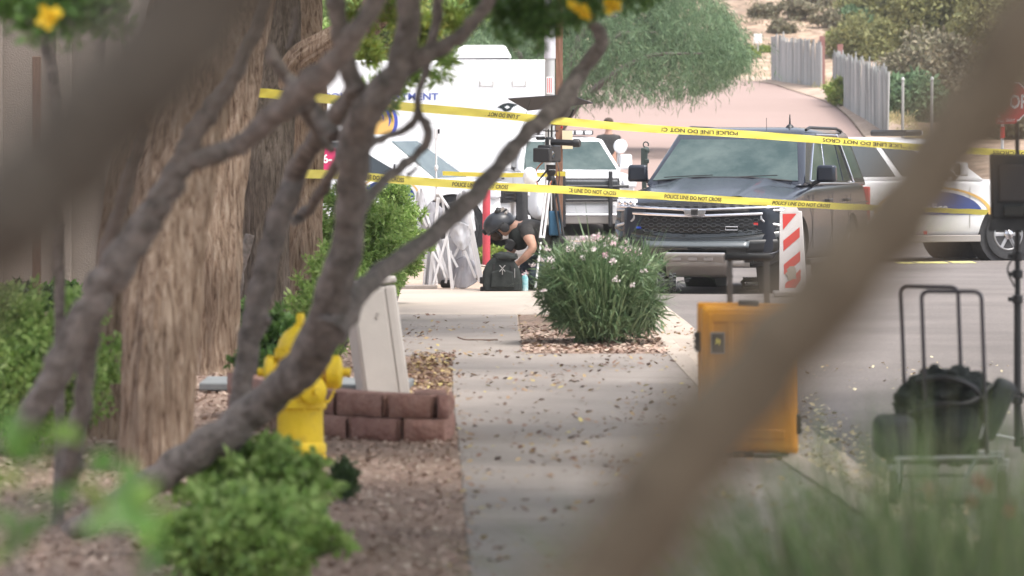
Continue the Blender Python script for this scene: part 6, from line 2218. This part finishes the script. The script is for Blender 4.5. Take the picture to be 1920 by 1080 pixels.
# officer standing beyond the pickup
D = 99
g = P(1141, 0, D)
gz = ground_z(g.x, D) + .03
of = thing('person', 'dark haired person in a black shirt standing behind the white pickup light bar', 'person', (g.x, D, gz))
k = (CZ - (222 - HY) / F * D - gz) / 1.78
bb = path_chain(
    [(0, 0, .95, .15), (0, 0, 1.15, .14), (0, 0, 1.36, .17), (0, 0, 1.48, .09), (0, 0, 1.55, .06), (0, -.01, 1.62, .09), (0, -.01, 1.70, .085)],
    [2, (-.20, 0, 1.40, .07), (-.26, 0, 1.12, .05), (-.25, -.08, .87, .04), (-.25, -.10, .80, .045)],
    [2, (.20, 0, 1.40, .07), (.26, 0, 1.12, .05), (.25, -.08, .87, .04), (.25, -.10, .80, .045)],
    [0, (-.10, 0, .85, .10), (-.11, 0, .48, .065), (-.11, 0, .10, .045), (-.11, -.12, .04, .04)],
    [0, (.10, 0, .85, .10), (.11, 0, .48, .065), (.11, 0, .10, .045), (.11, -.12, .04, .04)])
ob = skin_mesh('body', ([(v[0] * k, v[1] * k, v[2] * k, v[3] * k) for v in bb[0]], bb[1]), M_skin, of)
sh = path_chain(
    [(0, 0, .93, .17), (0, 0, 1.15, .17), (0, 0, 1.36, .19), (0, 0, 1.47, .10)],
    [2, (-.20, 0, 1.40, .085), (-.25, 0, 1.16, .065)], [2, (.20, 0, 1.40, .085), (.25, 0, 1.16, .065)])
skin_mesh('shirt', ([(v[0] * k, v[1] * k, v[2] * k, v[3] * k) for v in sh[0]], sh[1]), MATS['black_tshirt'], of)
tr = path_chain([(0, 0, .98, .15), (0, 0, .93, .165)], [1, (-.10, 0, .85, .11), (-.11, 0, .48, .08), (-.11, 0, .12, .07)], [1, (.10, 0, .85, .11), (.11, 0, .48, .08), (.11, 0, .12, .07)])
skin_mesh('trousers', ([(v[0] * k, v[1] * k, v[2] * k, v[3] * k) for v in tr[0]], tr[1]), MATS['dark_denim'], of)
MB().ball((0, .005 * k, 1.725 * k), (.098 * k, .105 * k, .075 * k), 16, 10).build('hair', MATS['dark_hair'], ob)
for s in (-1, 1):
    MB().ball((s * .092 * k, 0, 1.65 * k), (.012, .02, .03), 8, 6).build('ear', M_skin, ob)
    MB().ball((s * .033 * k, -.096 * k, 1.665 * k), (.010, .006, .006), 8, 5).build('eye', M_black, ob)
MB().tube([(0, -.095 * k, 1.66 * k), (0, -.118 * k, 1.625 * k)], [.009, .014], 8).build('nose', M_skin, ob)
MB().box((0, -.094 * k, 1.588 * k), (.05, .01, .008)).build('mouth', M_red, ob)

# robot arm rising beside the SUV mirror
g = P(1208, 0, 65)
ra = thing('robot_mast', 'dark green gripper mast rising beyond the SUV side mirror', 'robot arm', (g.x, 65, road_z(65)))
za, zb = CZ - (305 - HY) / F * 65 + .2, CZ - (266 - HY) / F * 65 + .2
M_dkg = mat('dark_green_metal', (.035, .05, .045), .5)
MB().box((0, 0, (za - .0) / 2 - .1), (.06, .06, za - .2)).box((0, 0, .07), (.5, .4, .14)).build('mast', M_dkg, ra, bevel=.01)
MB().box((0, 0, (za + zb) / 2 - .15), (.085, .09, zb - za + .15)).ball((.02, 0, zb - .11), (.05, .05, .05), 12, 8).box((.03, -.02, za + .02), (.06, .06, .06)).build('gripper_housing', M_dkg, ra, bevel=.012)
MB().tube([(.02 + .033 * math.cos(a), 0, zb - .035 + .033 * math.sin(a)) for a in np.linspace(-.6, 4.4, 14)], .008, 6).build('gripper_ring', M_dkg, ra)

# ------------------------------------------------------------------ yellow tape
PH = 'POLICE LINE DO NOT CROSS'


def tape(label, rows, phrases, flip=False, wid=.076, name='barrier_tape'):
    """rows: (px, py, D, twist); phrases: (px centre, px width)"""
    c0 = P(*rows[0][:3])
    t = thing(name, label, 'tape', c0, group='yellow police line tapes')
    sp_ = spline(rows, 14)
    pts = [P(r[0], r[1], r[2]) - c0 for r in sp_]
    vs, fs = [], []
    frames = []
    for i, p in enumerate(pts):
        d = (pts[min(i + 1, len(pts) - 1)] - pts[max(0, i - 1)]).normalized()
        up = Vector((0, 0, 1))
        up = (up - d * up.dot(d)).normalized()
        nr = d.cross(up)           # toward the camera when d runs right
        tw = sp_[i][3]
        u2 = up * math.cos(tw) + nr * math.sin(tw)
        n2 = nr * math.cos(tw) - up * math.sin(tw)
        frames.append((p, d, u2, n2))
        fold = .004 * math.sin(i * .9)
        for k, w_ in enumerate((-.5, -.17, .17, .5)):
            vs.append(p + u2 * wid * w_ + n2 * (fold if k in (1, 2) else -fold))
    for i in range(len(pts) - 1):
        for k in range(3):
            fs.append((i * 4 + k, (i + 1) * 4 + k, (i + 1) * 4 + k + 1, i * 4 + k + 1))
    MB().add(vs, fs).build('ribbon', M_tape, t)
    for pc, pw in phrases:
        j = min(range(len(sp_)), key=lambda q: abs(sp_[q][0] - pc))
        j0 = min(max(1, j), len(sp_) - 2)
        # interpolate on the curve
        f = (pc - sp_[j0][0]) / (sp_[j0 + 1][0] - sp_[j0][0])
        p = frames[j0][0].lerp(frames[j0 + 1][0], f)
        d = (pts[min(len(pts) - 1, j0 + 2)] - pts[max(0, j0 - 2)]).normalized()
        _, _, u2, n2 = frames[j0]
        u2 = (u2 - d * u2.dot(d)).normalized()
        n2 = d.cross(u2)
        if n2.y > 0:
            n2 = -n2
        X, Y = (d, u2) if not flip else (-d, -u2)
        wreal = pw / (F / sp_[j0][2]) / max(.15, abs(d.x - (p.x + c0.x) / (p.y + c0.y) * d.y))
        text_mesh(PH, M_tapeink, t, basis(p + n2 * .007, X, Y, n2), width=wreal, height=.040, bold=.022)
    return t


tape('lower yellow police line tape crossing in front of the dark SUV grille',
     [(572, 326, 43.9, .1), (640, 328, 45, .1), (760, 338, 46.6, .05), (900, 348, 48.5, .15), (1040, 355, 50.4, .0), (1200, 365, 52.3, .1), (1400, 377, 54.6, .1), (1600, 388, 56.8, .5), (1750, 394, 58.5, .8), (1852, 398, 59.6, .6)],
     [(704, 106), (900, 105), (1101, 108), (1299, 107), (1502, 108)])
tape('upper yellow police line tape with its lettering upside down',
     [(445, 171, 41.2, .3), (500, 175, 41.2, .2), (570, 182, 41.4, .1), (620, 186, 42.4, .1), (760, 200, 45, .0), (900, 212, 47.2, .3), (1040, 226, 49, .1), (1200, 240, 51, .0), (1400, 252, 53.2, .0), (1600, 267, 55.4, .0), (1760, 279, 57.2, .1), (1925, 288, 59.2, .1), (2060, 293, 61, .1)],
     [(940, 104), (1298, 172), (1622, 172), (1948, 172)], flip=True)
tape('short far length of yellow tape passing behind the tripod to the brown post',
     [(830, 325, 57, .3), (920, 328, 56.8, .3), (1000, 328, 56.5, .2), (1042, 326, 56, .1), (1060, 326, 55.9, .1)], [], wid=.05)

# ------------------------------------------------------------------ thin warm haze over the whole street
hz_ = MB().box((0, 148, 21.5), (640, 640, 47)).build('haze', mat('unused', (1, 1, 1)), smooth=False)
hm_ = bpy.data.materials.new('haze_air')
hm_.use_nodes = True
nt = hm_.node_tree
nt.nodes.clear()
out_ = nt.nodes.new('ShaderNodeOutputMaterial')
pv = nt.nodes.new('ShaderNodeVolumePrincipled')
pv.inputs['Color'].default_value = (.96, .93, .92, 1)
pv.inputs['Density'].default_value = .0004
pv.inputs['Anisotropy'].default_value = .2
nt.links.new(pv.outputs[0], out_.inputs['Volume'])
hz_.data.materials[0] = hm_
tag(hz_, kind='stuff')
